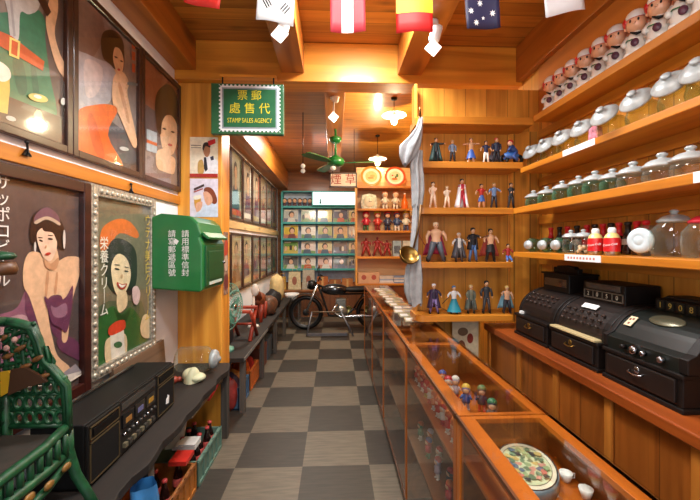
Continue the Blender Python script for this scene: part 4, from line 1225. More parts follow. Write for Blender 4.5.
# ================================================================== GLASS DISPLAY CASES
CX0, CX1, CZ = .40, .717, .94
CASES = [(.16, 1.165, 'nearest glass display case holding an oval tin and teacups'),
         (1.17, 2.02, 'second glass display case holding two rows of small dolls'),
         (2.025, 2.965, 'third glass display case, beneath the action figure shelves'),
         (2.97, 3.855, 'fourth glass display case, magazines lying on its top'),
         (3.86, 4.86, 'farthest glass display case at the end of the counter')]
M_mirror_dark = col((60, 34, 16), .3)
for k, (y0, y1, lab) in enumerate(CASES):
    t = thing('display_case', lab, 'display case', ((CX0 + CX1) / 2, (y0 + y1) / 2, 0), 0, 'glass display cases in a row along the aisle')
    MB().box(CX0 + .012, y0, 0, CX1, y1, .07).build('plinth', M_case_dark, t, bevel=.002)
    MB().box(CX1 - .015, y0, .07, CX1, y1, CZ - .006).build('back_panel', M_case_shade, t)
    for ya, yb, nm in ((y0, y0 + .012, 'end_panel'), (y1 - .012, y1, 'end_panel')):
        MB().box(CX0 + .012, ya, .07, CX1 - .015, yb, CZ - .008).build(nm, M_case_shade, t)
    wpost = .03 if k == 0 else .016
    for ya, yb in ((y0, y0 + (.012 if k != 1 else .03)), (y1 - wpost, y1)):
        MB().box(CX0, ya, .06, CX0 + .014, yb, CZ - .008).build('post', M_case_z, t, bevel=.0015)
    MB().box(CX0 - .002, y0, .05, CX0 + .012, y1, .07).build('bottom_rail', M_case_dark, t, bevel=.002)
    rw = .055 if k < 2 else .03
    r_ = MB().box(CX0, y0, CZ - .022, CX0 + rw, y1, CZ - .006).box(CX1 - .05, y0, CZ - .022, CX1, y1, CZ - .006)
    r_.box(CX0 + rw, y0, CZ - .022, CX1 - .05, y0 + .02, CZ - .006).box(CX0 + rw, y1 - .02, CZ - .022, CX1 - .05, y1, CZ - .006)
    r_.build('top_frame', M_case, t, bevel=.001)
    MB().box(CX0 - .003, y0, CZ - .010, CX0 + .004, y1, CZ + .001).build('edge_trim', M_case_dark, t)
    MB().box(CX0 + .004, y0, CZ - .006, CX1, y1, CZ).build('glass_top', M_pane_case, t)
    MB().add([(CX0 + .004, y0 + .012, .07), (CX0 + .004, y1 - .016, .07), (CX0 + .004, y1 - .016, CZ - .022), (CX0 + .004, y0 + .012, CZ - .022)], [(0, 1, 2, 3)]).build('glass_front', M_pane_front, t)
    decks = {0: (.815, .42), 1: (.745, .43), 2: (.80, .43), 3: (.85, .45), 4: (.85, .45)}[k]
    for z in decks:
        MB().box(CX0 + .014, y0 + .012, z - .012, CX1 - .015, y1 - .012, z).build('shelf_board', M_case_shade if z < .7 else M_case, t)  # lower boards take the shade-darkened wood

# -- contents of the nearest case
D0 = .815
tin = thing('tin_box', 'oval flowered tin box lying under the nearest glass top', 'tin', (.565, 1.04, D0))
A = MT((.565, 1.04, D0), (0, 0, R(-24)))
MB().lathe([(0, 0), (1, 0), (1, .028), (.97, .034), (0, .034)], 36, 0, A @ Matrix.Diagonal((.085, .125, 1, 1))).build('tin_body', col((130, 160, 176), .35, .3, coat=.4, var=.2, scale=40), tin)
def place(u, v, h):
    p = A @ Vector((.085 * u, .125 * v, .0342 + h)); return p
sh = [((40, 44, 48), ellipse(0, 0, .96, .96, 0, 32)), ((230, 226, 204), ellipse(0, 0, .92, .92, 0, 32)), ((60, 56, 52), ellipse(0, 0, .80, .80, 0, 32)), ((206, 216, 178), ellipse(0, 0, .78, .78, 0, 32))]
rr = random.Random(3)
for i in range(40):
    a = i * 2.4; q = .06 + .62 * math.sqrt(i / 40)
    sh.append((rr.choice([(196, 120, 110), (206, 150, 136), (120, 150, 120), (150, 174, 130), (96, 120, 140), (206, 184, 120), (110, 136, 110), (60, 70, 74)]), smooth_poly([(q * math.cos(a) + rr.uniform(.05, .16) * math.cos(w), q * math.sin(a) + rr.uniform(.04, .12) * math.sin(w)) for w in (2 * PI * m_ / 7 for m_ in range(7))], 2), 0))
art('printed_lid', tin, place, sh, .00015)
cup0 = None
for k, (px, py) in enumerate([(566, 474), (586, 490)]):
    p = onZ(px, py, D0 + .02)
    lab = ['small white teacup behind the oval tin in the nearest case', 'small white teacup nearer the camera in the nearest case'][k]
    if cup0 is None:
        cup0 = thing('teacup', lab, 'cup', (p.x, p.y, D0), 0, 'white teacups in the nearest display case'); cup0.scale = (.7,) * 3
        MB().lathe([(0, .002), (.012, .002), (.012, .0), (.015, .0), (.02, .014), (.026, .036), (.024, .036), (.018, .014), (0, .008)], 20).build('cup_body', M_white, cup0, world=False)
        MB().tube([(.023, 0, .03), (.036, 0, .03), (.036, 0, .012), (.02, 0, .012)], .003, 6).build('handle', M_white, cup0, world=False)
    else: clone(cup0, (p.x, p.y, D0), R(60), lab)
gp = thing('glass_dish', 'round clear glass dish at the bottom edge in the nearest case', 'dish', (.575, .80, D0))
MB().lathe([(0, .002), (.05, .002), (.075, .018), (.078, .024), (.074, .022), (.05, .008), (0, .008)], 30, 0, T((.575, .80, D0))).build('dish_body', M_jar, gp)
MB().tube([(.575 + .077 * math.cos(a), .80 + .077 * math.sin(a), D0 + .024) for a in (2 * PI * i / 30 for i in range(30))], .0022, 6, closed=True).build('rim', M_chrome, gp)
pl = thing('plate', 'green and yellow plate standing low in the nearest case front', 'plate', (.46, .98, .42))
A = MT((.47, .98, .512), (0, R(-74), 0))
MB().lathe([(0, 0), (.05, 0), (.09, .012), (.088, .016), (.05, .005), (0, .005)], 28, 0, A).build('plate_body', col((214, 206, 150), .3, coat=.5), pl)
MB().lathe([(.062, .0085), (.085, .0155), (.084, .0175), (.06, .0105)], 28, 0, A).build('green_rim', col((60, 110, 50), .3, coat=.4), pl)
bk = MB().box(.45, .40, .42, .66, .70, .445); single(bk, 'booklet', col((180, 176, 160), .5, var=.2), 'pale booklet lying low in the nearest case', 'book')

# -- small dolls of the second case
CLR = [(206, 60, 44), (226, 220, 210), (210, 110, 50), (190, 48, 60), (70, 90, 160), (40, 50, 70), (220, 180, 70), (60, 120, 80), (180, 170, 190)]
GD = 'small dolls behind the front glass of the second case'
def small_doll(name, lab, loc, H, top, leg, hair, group, rz):
    t = thing(name, lab, 'doll', loc, rz, group)
    b = MB(); b.M = Matrix.Scale(H, 4)
    b.ell((0, 0, .80), (.17, .16, .19), 10, 8)
    b.lathe([(.06, .68), (.13, .60), (.15, .42), (.17, .30), (0, .29)], 10)
    for s in (-1, 1):
        b.tube([(s * .11, 0, .58), (s * .22, -.05, .42)], [.05, .04], 6)
    b.build('body', col(top, .4, coat=.2), t, world=False)
    f = MB(); f.M = Matrix.Scale(H, 4); f.ell((0, -.03, .78), (.145, .14, .15), 10, 8); f.build('face', M_skin, t, world=False)
    l = MB(); l.M = Matrix.Scale(H, 4)
    for s in (-1, 1): l.tube([(s * .07, 0, .34), (s * .09, 0, .02)], [.07, .06], 6).ell((s * .09, -.03, .03), (.07, .1, .035), 6, 4)
    l.build('legs', col(leg, .45), t, world=False)
    h = MB(); h.M = Matrix.Scale(H, 4); h.ell((0, .03, .86), (.18, .17, .16), 10, 8); h.build('hair', col(hair, .45), t, world=False)
    return t
UPD = [(0, 1), (2, 1), (3, 1), (0, 6), (1, 0), (2, 1), (0, 1), (1, 3), (0, 1), (2, 1), (1, 0)]
for i, (a, b) in enumerate(UPD):
    y = 1.96 - i * .068
    small_doll('toy_doll', 'small red white doll, upper shelf of the second case, %s from the far end' % ORD[i], (.452, y, .745), .085, CLR[a], CLR[b], CLR[(a * 3 + b) % 3 * 2], GD, R(-70))
LOWD = [(7, 1), (2, 3), (3, 7), (1, 8), (8, 1), (5, 4), (3, 5), (6, 2), (4, 8)]
for i, (a, b) in enumerate(LOWD):
    y = 1.95 - i * .082
    small_doll('toy_doll', 'small colourful doll, lower shelf of the second case, %s from the far end' % ORD[i], (.47 + .03 * (i % 2), y, .43), .10, CLR[a], CLR[b], CLR[(a + b + 3) % 9], GD, R(-80))
# toys lying further back on the upper deck
TOP = [('blue', 4, .60, 1.62), ('black', 5, .665, 1.60), ('orange', 2, .545, 1.80), ('white and red', 1, .55, 1.72), ('purple', 8, .585, 1.72), ('dark grey', 5, .65, 1.46)]
for nm, c, x, y in TOP:
    small_doll('toy_doll', '%s toy figure at the back of the second case under glass' % nm, (x, y, .745), .115, CLR[c], CLR[(c + 4) % 9], CLR[(c + 2) % 9], 'toy figures at the back of the second case', R(-20))
gd = MB().lathe([(0, 0), (.03, 0), (.042, .018), (.038, .045), (.02, .06), (0, .062)], 18, 0, T((.60, 1.34, .745)))
single(gd, 'glass_ornament', M_jar_green, 'pale green glass ornament on the upper deck of the second case', 'ornament')
wo = MB().lathe([(0, 0), (.022, 0), (.026, .02), (.012, .045), (0, .048)], 14, 0, T((.655, 1.35, .745)))
single(wo, 'white_ornament', M_white, 'small white ornament next to the pale green glass one', 'ornament')

# -- cards / magazines under the glass of the far cases
cc = [(186, 176, 130), (140, 150, 110), (190, 176, 140), (130, 140, 150), (176, 156, 100), (150, 156, 150), (196, 190, 170), (170, 130, 96)]
for i in range(12):
    y = 2.62 + i * .165; z = CZ + .001
    c = thing('magazine', 'printed magazine lying on the glass of the far cases, %s from the near end' % ORD[i], 'magazine', (.60 - .012 * (i % 3), y, z), R(random.uniform(-6, 6)), 'magazines laid on the glass of the far cases')
    MB().box(-.085, -.062, 0, .085, .062, .006).build('pages', col((190, 180, 150), .5), c, world=False)
    def place(u, v, h): return Vector((-.085 + .17 * u, -.062 + .124 * v, .006 + h))
    k = cc[i % 8]
    art('cover', c, place, [(k, [(0, 0), (1, 0), (1, 1), (0, 1)]), ((230, 228, 222), [(.05, .1), (.4, .1), (.4, .9), (.05, .9)]), (cc[(i + 3) % 8], ellipse(.66, .5, .2, .34)), ((120, 70, 60), [(.5, .06), (.95, .06), (.95, .2), (.5, .2)])], coat=.5, world=False)

# -- leaning cream poster under the figure unit
lp = thing('poster_board', 'cream printed board leaning under the action figure shelves', 'poster', (.95, 2.55, .40))
lpb = MB().box(.845, 2.55, .35, 1.035, 2.56, .955); lpb.build('board', col((206, 190, 156), .6), lp)
def place(u, v, h): return Vector((.845 + .19 * u, 2.55 - h, .35 + .605 * v))
art('print', lp, place, [((214, 200, 168), [(.03, .02), (.97, .02), (.97, .98), (.03, .98)]), ((120, 70, 50), ellipse(.35, .66, .16, .1)), ((90, 70, 60), [(.2, .2), (.5, .3), (.6, .55), (.3, .5)], 1), ((150, 60, 50), ellipse(.68, .78, .12, .06)), ((80, 90, 80), ellipse(.66, .5, .14, .09)), ((110, 90, 70), ellipse(.4, .86, .2, .05))], coat=.2)
lpr = MB().box(.845, 2.553, 0, .86, 2.56, .35).box(1.02, 2.553, 0, 1.035, 2.56, .35)
lpr.build('legs', M_case_z, lp)

# ================================================================== LEFT TABLE AND WHAT STANDS ON IT
TZ, TX = .55, -.815
tb = thing('work_table', 'long dark old wooden table along the white left wall, carrying the stereo', 'table', (-1.02, 1.7, 0))
mbt = MB()
ed = []
for i in range(30):
    y = .35 + i * (2.92 - .35) / 29
    ed.append((TX + .012 * math.sin(i * 1.9) + .006 * math.sin(i * 4.7), y))
mbt.prism([(XL + .005, .35)] + ed + [(XL + .005, 2.92)], 'z', TZ - .04, TZ)
mbt.build('tabletop', M_dark_y, tb, bevel=.004)
for y in (.42, 1.66, 2.84):
    for x in (TX - .06, XL + .03):
        MB().box(x, y - .03, 0, x + .05, y + .03, TZ - .04).build('leg', M_dark_z, tb, bevel=.003)
MB().box(XL + .03, .40, .10, XL + .06, 2.86, .16).build('back_rail', M_dark_y, tb)
MB().box(TX - .06, 2.2, TZ - .10, TX - .04, 2.80, TZ - .04).build('apron', wood('pale_apron', (150, 136, 112), (106, 94, 78), 'y', rough=.7), tb)
BB0 = 3.2; BB1 = 6.7
bn = thing('bench', 'dark wooden bench along the framed posters in the back room', 'bench', (-1.0, 5, 0))
MB().box(XL + .005, 3.16, .47, -.79, BB1, .51).build('bench_top', M_dark_y, bn, bevel=.004)
for y in (3.25, 4.1, 5.0, 5.9, 6.62):
    for x in (-.84, XL + .03):
        MB().box(x, y - .025, 0, x + .045, y + .025, .47).build('leg', M_dark_z, bn)
MB().box(-.80, 3.18, .475, -.785, 4.3, .505).build('painted_edge', col((120, 116, 110), .6, var=.35, scale=24), bn)

# ------------------------------------------------------------------ stereo
SX0, SX1 = -1.16, -.945
sy0, sy1 = onX(87.5, 426, SX1).y, onX(174.4, 361, SX1).y
st = thing('stereo', 'large black stereo cassette player with two speakers on the dark table', 'stereo', ((SX0 + SX1) / 2, (sy0 + sy1) / 2, TZ))
z0, z1 = TZ, .805
MB().box(SX0, sy0, z0 + .008, SX1 - .012, sy1, z1).build('body', col((13, 12, 12), .55), st, bevel=.006)
gold = col((98, 82, 56), .4, .4)
sw = .215
for k, (a, b) in enumerate([(sy0, sy0 + sw), (sy1 - sw, sy1)]):
    sp = MB().box(SX1 - .012, a + .003, z0 + .01, SX1, b - .003, z1 - .006)
    so = sp.build('speaker', col((24, 22, 21), .45, var=.1), st, bevel=.003)
    g = MB().box(SX1, a + .02, z0 + .028, SX1 + .003, b - .02, z1 - .085)
    g.build('grille', col((16, 15, 15), .7, var=.2, scale=120), so)
    fr = MB()
    for (ya, yb, za, zb) in ((a + .012, b - .012, z0 + .02, z1 - .078), (a + .012, b - .012, z1 - .068, z1 - .016)):
        fr.box(SX1, ya, za, SX1 + .004, yb, za + .004).box(SX1, ya, zb - .004, SX1 + .004, yb, zb).box(SX1, ya, za, SX1 + .004, ya + .004, zb).box(SX1, yb - .004, za, SX1 + .004, yb, zb)
    fr.build('trim_lines', gold, so)
    tw = MB()
    tw.box(SX1, a + .03, z1 - .058, SX1 + .005, b - .03, z1 - .030)
    tw.build('tweeter', M_black, so)
    if k:
        MB().prism([(a + .10, z0 + .055), (a + .13, z0 + .05), (a + .135, z0 + .09), (a + .12, z0 + .10), (a + .12, z0 + .085), (a + .105, z0 + .08)], 'x', SX1 + .003, SX1 + .006).build('sticker', M_white, so)
ya, yb = sy0 + sw, sy1 - sw
pn = MB().box(SX1 - .012, ya, z0 + .01, SX1 - .004, yb, z1 - .006).build('control_panel', col((34, 31, 29), .4), st)
for i in range(3):
    y0_ = ya + .012 + i * (yb - ya - .02) / 3
    y1_ = y0_ + (yb - ya - .02) / 3 - .012
    dk = MB().box(SX1 - .004, y0_, z1 - .13, SX1 + .004, y1_, z1 - .07).build('cassette_door', col((20, 20, 22), .15, coat=.7), st)
    MB().box(SX1 + .004, y0_ + .02, z1 - .115, SX1 + .0055, y1_ - .02, z1 - .092).build('cassette', col([(150, 104, 50), (96, 100, 140), (170, 130, 50)][i], .4), dk)
MB().box(SX1 - .004, ya + .01, z1 - .05, SX1, yb - .01, z1 - .02).build('tuner_scale', col((58, 56, 54), .2, coat=.6), st)
for i in range(9):
    y = ya + .025 + i * (yb - ya - .05) / 8
    MB().lathe([(0, .014), (.008, .013), (.009, 0), (0, 0)], 12, 0, MT((SX1 - .004, y, z0 + .095), (0, R(90), 0))).build('knob', M_chrome if i % 3 == 0 else col((70, 66, 62), .35, .4), st)
for i in range(8):
    y = ya + .02 + i * (yb - ya - .04) / 8
    MB().box(SX1 - .004, y, z0 + .035, SX1 + .010, y + .022, z0 + .055).build('key_button', col((80, 76, 70), .35, .4) if i % 2 else col((120, 112, 90), .35, .3), st)
for a in (sy0 + .05, sy1 - .05):
    MB().lathe([(0, 0), (.012, 0), (.012, .008), (0, .008)], 10, 0, T((SX0 + .05, a, z0))).build('foot', M_black, st)
hd = MB().box(SX0 + .01, sy0 + .08, z1, SX0 + .03, sy1 - .08, z1 + .012).build('carry_handle', col((30, 30, 30), .3, coat=.3), st, bevel=.003)
# brown board leaning behind the stereo
lb = MB()
lb.add([(-1.215, 2.02, TZ), (-1.185, 2.02, TZ), (-1.185, 2.60, TZ), (-1.215, 2.60, TZ), (-1.228, 2.02, TZ + .262), (-1.205, 2.02, TZ + .262), (-1.205, 2.60, TZ + .275), (-1.228, 2.60, TZ + .275)],
       [(0, 1, 2, 3), (4, 5, 6, 7), (0, 1, 5, 4), (1, 2, 6, 5), (2, 3, 7, 6), (3, 0, 4, 7)])
single(lb, 'leaning_board', wood('grey_brown_board', (122, 96, 74), (84, 62, 46), 'y', rough=.6), 'grey brown wooden board leaning on the wall behind the stereo', 'board')

# ------------------------------------------------------------------ jar lying by the pilaster and pale shell
lj = thing('lying_jar', 'clear glass jar lying on the table end, metal lid toward the aisle', 'jar', (-1.02, 2.72, TZ))
A = MT((-1.02, 2.72, TZ + .095), (0, R(90), 0))
MB().lathe([(0, -.14), (.075, -.14), (.092, -.12), (.094, .06), (.08, .09), (.062, .10), (.06, .115)], 30, 0, A).build('jar_body', M_jar, lj)
MB().lathe([(0, .175), (.014, .173), (.02, .16), (.04, .155), (.06, .145), (.068, .13), (.068, .108), (0, .108)], 28, 0, A).build('lid', M_alu_lid, lj)
sc = MB()
rows = []
for i in range(9):
    f = i / 8
    rows.append([(-1.03 + .10 * f * 1.0, 2.53 + .06 * math.cos(a) * math.sin(PI * (.15 + .75 * f)), TZ + .001 + .10 * abs(math.sin(a)) * math.sin(PI * (.1 + .7 * f))) for a in (PI * j / 10 for j in range(11))])
sc.sheet(rows)
sc.ell((-.95, 2.53, TZ + .03), (.06, .055, .03), 14, 8)
sc.ell((-1.0, 2.54, TZ + .045), (.05, .05, .045), 14, 8)
single(sc, 'shell', col((206, 206, 168), .5, var=.12), 'pale cream shell lying in front of the fallen glass jar', 'shell')
rj = MB().ell((-1.09, 2.50, TZ + .025), (.025, .025, .025), 12, 8).ell((-1.07, 2.53, TZ + .018), (.02, .02, .018), 10, 7)
single(rj, 'red_ornament', col((150, 60, 44), .4), 'small reddish ornament left of the pale shell', 'ornament')

# ------------------------------------------------------------------ green child's rattan chair on the table
ch = thing('rattan_chair', 'small green rattan armchair standing on the near end of the table', 'chair', (-1.07, 1.0, TZ))
cy0, cy1 = .76, 1.325
SZ = .835
MB().box(-1.16, cy0 + .02, SZ - .02, -.955, cy1 - .02, SZ).build('seat', col((50, 44, 38), .6, var=.2), ch, bevel=.004)
M_rat = col((16, 70, 38), .5, coat=.1, var=.35, scale=30)
# side panels (far one seen in the photo): outline in X/Z
side = [(-1.168, 1.225), (-1.13, 1.22), (-1.075, 1.205), (-1.055, 1.16), (-1.035, 1.09), (-.99, 1.04), (-.958, 1.0), (-.952, .92), (-.95, SZ)]
for y, s in ((cy1, 1), (cy0, -1)):
    a_ = MB()
    sm = [Vector((p[0], y, p[1])) for p in side]
    a_.tube(sm, [.017, .018, .019, .018, .017, .017, .017, .016, .016], 10)
    a_.tube([p + Vector((.012, -.012 * s, -.004)) for p in sm], .008, 6)
    ao = a_.build('arm_frame', M_rat, ch)
    # pierced lower panel
    pp = MB()
    zt = 1.0
    for j in range(4):
        z = SZ + .02 + j * .055
        pp.tube([(-1.166, y, z), (-.955, y, z + (.0 if j == 0 else .002))], .010 if j in (0, 3) else .006, 6)
    for i in range(6):
        x = -1.15 + i * .035
        for z in (SZ + .048, SZ + .102, SZ + .156):
            pts = [(x + .017 * math.cos(q), y, z + .022 * math.sin(q)) for q in (2 * PI * m_ / 12 for m_ in range(12))]
            pp.tube(pts, .0075, 6, closed=True)
    pp.build('pierced_panel', M_rat, ao)
    wv = MB()
    for i in range(9):
        x = -1.166 + i * .03
        zz = 1.205 - max(0, (x + 1.08)) * 2.2
        if zz < 1.02: continue
        wv.tube([(x, y + .006 * (-1) ** i, 1.0), (x + .012, y - .006 * (-1) ** i, 1.08), (x - .004, y + .006 * (-1) ** i, 1.14), (x + .01, y, zz)], .0085, 6)
    for j in range(8):
        z = 1.03 + j * .026
        xe = -1.06 if z > 1.1 else -1.02
        wv.tube([(-1.166 + (xe + 1.166) * q / 8, y + .009 * (-1) ** (q + j), z + .008 * math.sin(q * 1.7 + j)) for q in range(9)], .0085, 6)
    wv.build('woven_wing', M_rat, ao)
    # painted carved leaves on the wing
    lf = MB()
    rr = random.Random(5)
    for i in range(8):
        x = -1.16 + .02 * i; z = 1.17 - .012 * i - .05 * (i % 3)
        lf.ell((0, 0, 0), (.024, .007, .009), 8, 5, 0, MT((x, y - .018 * s, z), (0, R(-30 + 10 * (i % 3)), 0)))
    lf.build('carved_leaves', col((120, 78, 40), .45, var=.3, scale=50), ao)
    fl = MB()
    for i in range(3):
        fl.ell((-1.165 + .028 * i, y - .026 * s, 1.168 - .03 * (i % 2)), (.011, .007, .011), 8, 5)
    fl.build('painted_flowers', col((196, 150, 140), .45, var=.3, scale=80), ao)
    tr = MB()
    tr.prism([(-1.166, 1.055), (-1.13, 1.06), (-1.12, 1.02), (-1.13, .985), (-1.166, .965)], 'y', y - .028 * s, y - .02 * s)
    tr.build('yellow_patch', col((196, 150, 30), .5), ao)
    br = MB()
    br.prism([(-1.12, 1.065), (-1.07, 1.07), (-1.02, 1.04), (-1.0, 1.02), (-1.06, 1.005), (-1.13, .975)], 'y', y - .03 * s, y - .02 * s)
    br.build('brown_patch', col((70, 44, 28), .5), ao)
# low seat rail with slats along the front, and apron
ap = MB()
ap.tube([(-.95, cy1, SZ + .02), (-.938, cy1 - .12, SZ + .005), (-.936, (cy0 + cy1) / 2, SZ), (-.938, cy0 + .12, SZ + .005), (-.95, cy0, SZ + .02)], .016, 8)
ap.tube([(-.95, cy1, SZ - .075), (-.934, cy1 - .12, SZ - .075), (-.932, (cy0 + cy1) / 2, SZ - .075), (-.934, cy0 + .12, SZ - .075), (-.95, cy0, SZ - .075)], .016, 8)
ap.tube([(-.94, cy1, SZ - .10), (-.93, cy1 - .12, SZ - .13), (-.93, (cy0 + cy1) / 2, SZ - .15), (-.93, cy0 + .12, SZ - .13), (-.94, cy0, SZ - .10)], .013, 8)
for i in range(15):
    y = cy1 - .03 - i * (cy1 - cy0 - .06) / 14
    ap.tube([(-.938, y, SZ), (-.936, y, SZ - .075)], .010, 6)
ap.build('seat_apron', M_rat, ch)
for i in range(7):
    y = cy1 - .05 - i * .075
    MB().ell((-.918, y, SZ - .10 - .012 * (i % 2)), (.008, .022, .014), 8, 5).build('carved_flower', col((130, 92, 40), .45, var=.3, scale=50), ch)
for y, s in ((cy1, 1), (cy0, -1)):
    MB().tube([(-.95, y, SZ), (-.948, y + .0 * s, SZ - .07), (-.925, y + .005 * s, SZ - .16), (-.885, y + .01 * s, SZ - .235), (-.862, y + .012 * s, TZ + .0)], [.018, .018, .017, .016, .018], 10).build('leg', M_rat, ch)
    MB().tube([(-1.16, y, SZ + .2), (-1.16, y, TZ)], .017, 8).build('leg', M_rat, ch)
bkp = MB()
for i in range(8):
    y = cy0 + .03 + i * (cy1 - cy0 - .06) / 7
    bkp.tube([(-1.162, y, SZ - .01), (-1.166, y, 1.22)], .009, 6)
for j in range(8):
    bkp.tube([(-1.162, cy0, SZ + .04 + j * .05), (-1.162, cy1, SZ + .04 + j * .05)], .008, 6)
bkp.tube([(-1.166, cy0, 1.225), (-1.166, (cy0 + cy1) / 2, 1.27), (-1.166, cy1, 1.225)], .018, 8)
bkp.build('back', M_rat, ch)
# two tiered finial on the far back post
MB().tube([(-1.185, 1.315, 1.20), (-1.19, 1.315, 1.47)], .009, 8).build('post', M_rat, ch)
MB().lathe([(0, 1.475), (.032, 1.468), (.04, 1.456), (.03, 1.445), (0, 1.443)], 20, 0, T((-1.165, 1.315, 0))).build('green_finial', M_rat, ch)
MB().lathe([(0, 1.44), (.036, 1.435), (.043, 1.412), (.038, 1.392), (0, 1.388)], 20, 0, T((-1.165, 1.315, 0))).build('brown_finial', col((92, 56, 28), .45), ch)

# ------------------------------------------------------------------ under the table
def crate(label, x0, x1, y0, y1, h, m, group=None):
    t = thing('crate', label, 'crate', ((x0 + x1) / 2, (y0 + y1) / 2, 0), 0, group)
    MB().box(x0, y0, 0, x1, y1, .012).build('bottom', m, t)
    for (a, b, c, d_) in ((x0, y0, x0 + .012, y1), (x1 - .012, y0, x1, y1), (x0, y0, x1, y0 + .012), (x0, y1 - .012, x1, y1)):
        MB().box(a, b, .0, c, d_, h).build('side_panel', m, t, bevel=.002)
    rb = MB()
    n = max(3, int((y1 - y0) / .075))
    for i in range(n + 1):
        y = y0 + (y1 - y0) * i / n
        rb.box(x1, y - .008, .01, x1 + .008, y + .008, h)
    rb.box(x1, y0, h - .02, x1 + .010, y1, h).box(x1, y0, 0, x1 + .010, y1, .02)
    rb.build('ribs', m, t)
    return t
gy1, gy0 = onX(222, 447, -.83).y, onX(200, 487, -.83).y
crate('grey green bottle crate under the table, beside the pilaster', -1.15, -.842, gy0, gy1, .155, col((92, 122, 108), .55, var=.1))
crate('orange wooden crate under the table, nearer than the green one', -1.15, -.85, gy0 - .50, gy0 - .03, .17, wood('orange_crate_wood', (170, 104, 36), (120, 66, 18), 'y', rough=.6))
cb = None
SPOT = [(-.90, gy1 - .06), (-.89, gy1 - .14), (-.91, gy1 - .23), (-.90, gy1 - .31), (-1.0, gy1 - .08), (-1.0, gy1 - .18), (-1.0, gy1 - .28), (-.90, gy0 + .05)]
for i, (x, y) in enumerate(SPOT):
    lab = 'dark cola bottle standing in the grey green crate, %s' % ['front row by the pilaster', 'second in the front row', 'third in the front row', 'fourth in the front row', 'back row by the pilaster', 'middle of the back row', 'near end of the back row', 'near end of the front row'][i]
    if cb is None:
        cb = thing('cola_bottle', lab, 'bottle', (x, y, .012), 0, 'dark bottles in the grey green crate')
        MB().lathe([(0, 0), (.027, 0), (.03, .006), (.028, .04), (.026, .06), (.03, .10), (.024, .14), (.013, .175), (.0125, .205)], 16).build('bottle_body', col((34, 16, 14), .15, coat=.8), cb, world=False)
        MB().lathe([(.0302, .075), (.0306, .10), (.028, .118)], 16).build('label', col((206, 96, 90), .4, var=.35, scale=60), cb, world=False)
        MB().lathe([(.0145, .20), (.0145, .212), (0, .214)], 12).build('cap', col((180, 60, 60), .4), cb, world=False)
    else: clone(cb, (x, y, .012), random.random() * 6, lab)
for i in range(5):
    clone(cb, (-.92 - .09 * (i % 2), gy0 - .10 - .085 * i, .012), i, 'dark cola bottle in the orange wooden crate, %s from the far end' % ORD[i], 'dark bottles in the orange crate')
wb = MB().add([(-1.10, gy1 - .30, .16), (-1.0, gy1 - .28, .16), (-1.0, gy1 - .14, .42), (-1.10, gy1 - .14, .42), (-1.10, gy1 - .31, .165), (-1.0, gy1 - .29, .165), (-1.0, gy1 - .15, .425), (-1.10, gy1 - .15, .425)], [(0, 1, 2, 3), (4, 5, 6, 7), (0, 1, 5, 4), (2, 3, 7, 6), (0, 3, 7, 4), (1, 2, 6, 5)])
single(wb, 'cream_board', col((206, 198, 172), .6), 'cream board leaning in the grey green crate under the table', 'board')
rd = MB().box(-.95, gy0 - .16, .228, -.85, gy0 - .04, .252)
single(rd, 'red_box', col((190, 44, 34), .45), 'flat red box lying on the bottles of the orange wooden crate', 'box')
rd2 = MB().tube([(-.86, gy1 - .20, .44), (-.86, gy1 - .02, .47)], .014, 8)
rd2.tube([(-.86, gy1 - .2, .44), (-.86, gy1 - .2, .51)], .004, 6)
single(rd2, 'red_stick', col((216, 50, 44), .4), 'red stick hanging under the table edge by the pilaster', 'stick')
mg = MB()
for i in range(3): mg.box(-1.0 + .02 * i, gy0 + .0, .228 + .012 * i, -.86, gy0 + .1, .237 + .012 * i)
single(mg, 'paper_stack', col((200, 200, 196), .6), 'small stack of white papers over the crates under the table', 'papers')
bg = MB()
rows = []
for i in range(9):
    z = .01 + .485 * i / 8
    rows.append([(-.80 + (.06 + .012 * math.sin(3 * a + i)) * math.cos(a) * (1 - .25 * (i / 8) ** 3), 1.545 + (.065 + .01 * math.cos(4 * a + i)) * math.sin(a) * (1 - .25 * (i / 8) ** 3), z) for a in (2 * PI * j / 20 for j in range(21))])
bg.sheet(rows)
single(bg, 'plastic_bag', col((60, 130, 190), .35, coat=.3, var=.2), 'blue plastic bag under the near part of the table', 'bag')
# ================================================================== BACK ROOM: THINGS ON THE BENCH
BZ = .51
fn = thing('table_fan', 'turquoise electric table fan on the bench just behind the pilaster', 'fan', (-.98, 3.38, BZ))
M_tq = col((110, 170, 150), .4, coat=.3)
MB().lathe([(0, 0), (.09, 0), (.085, .03), (.03, .05), (.018, .06), (.016, .22), (0, .22)], 20, 0, T((-1.02, 3.38, BZ))).build('base', M_tq, fn)
FA = MT((-.98, 3.38, BZ + .41), (0, R(90), R(-14)))
MB().lathe([(0, -.14), (.05, -.13), (.06, -.06), (.05, -.02), (0, -.02)], 18, 0, FA).build('motor', M_tq, fn)
cg = MB()
for i in range(28):
    a = 2 * PI * i / 28
    cg.tube([FA @ Vector((.03 * math.cos(a), .03 * math.sin(a), .07)), FA @ Vector((.15 * math.cos(a), .15 * math.sin(a), .06)), FA @ Vector((.215 * math.cos(a), .215 * math.sin(a), .01)), FA @ Vector((.15 * math.cos(a), .15 * math.sin(a), -.05))], .0024, 5)
for r_, z in ((.215, .01), (.15, .06), (.09, .068), (.035, .07)):
    cg.tube([FA @ Vector((r_ * math.cos(q), r_ * math.sin(q), z)) for q in (2 * PI * i / 36 for i in range(36))], .004, 6, closed=True)
cg.build('cage', M_tq, fn)
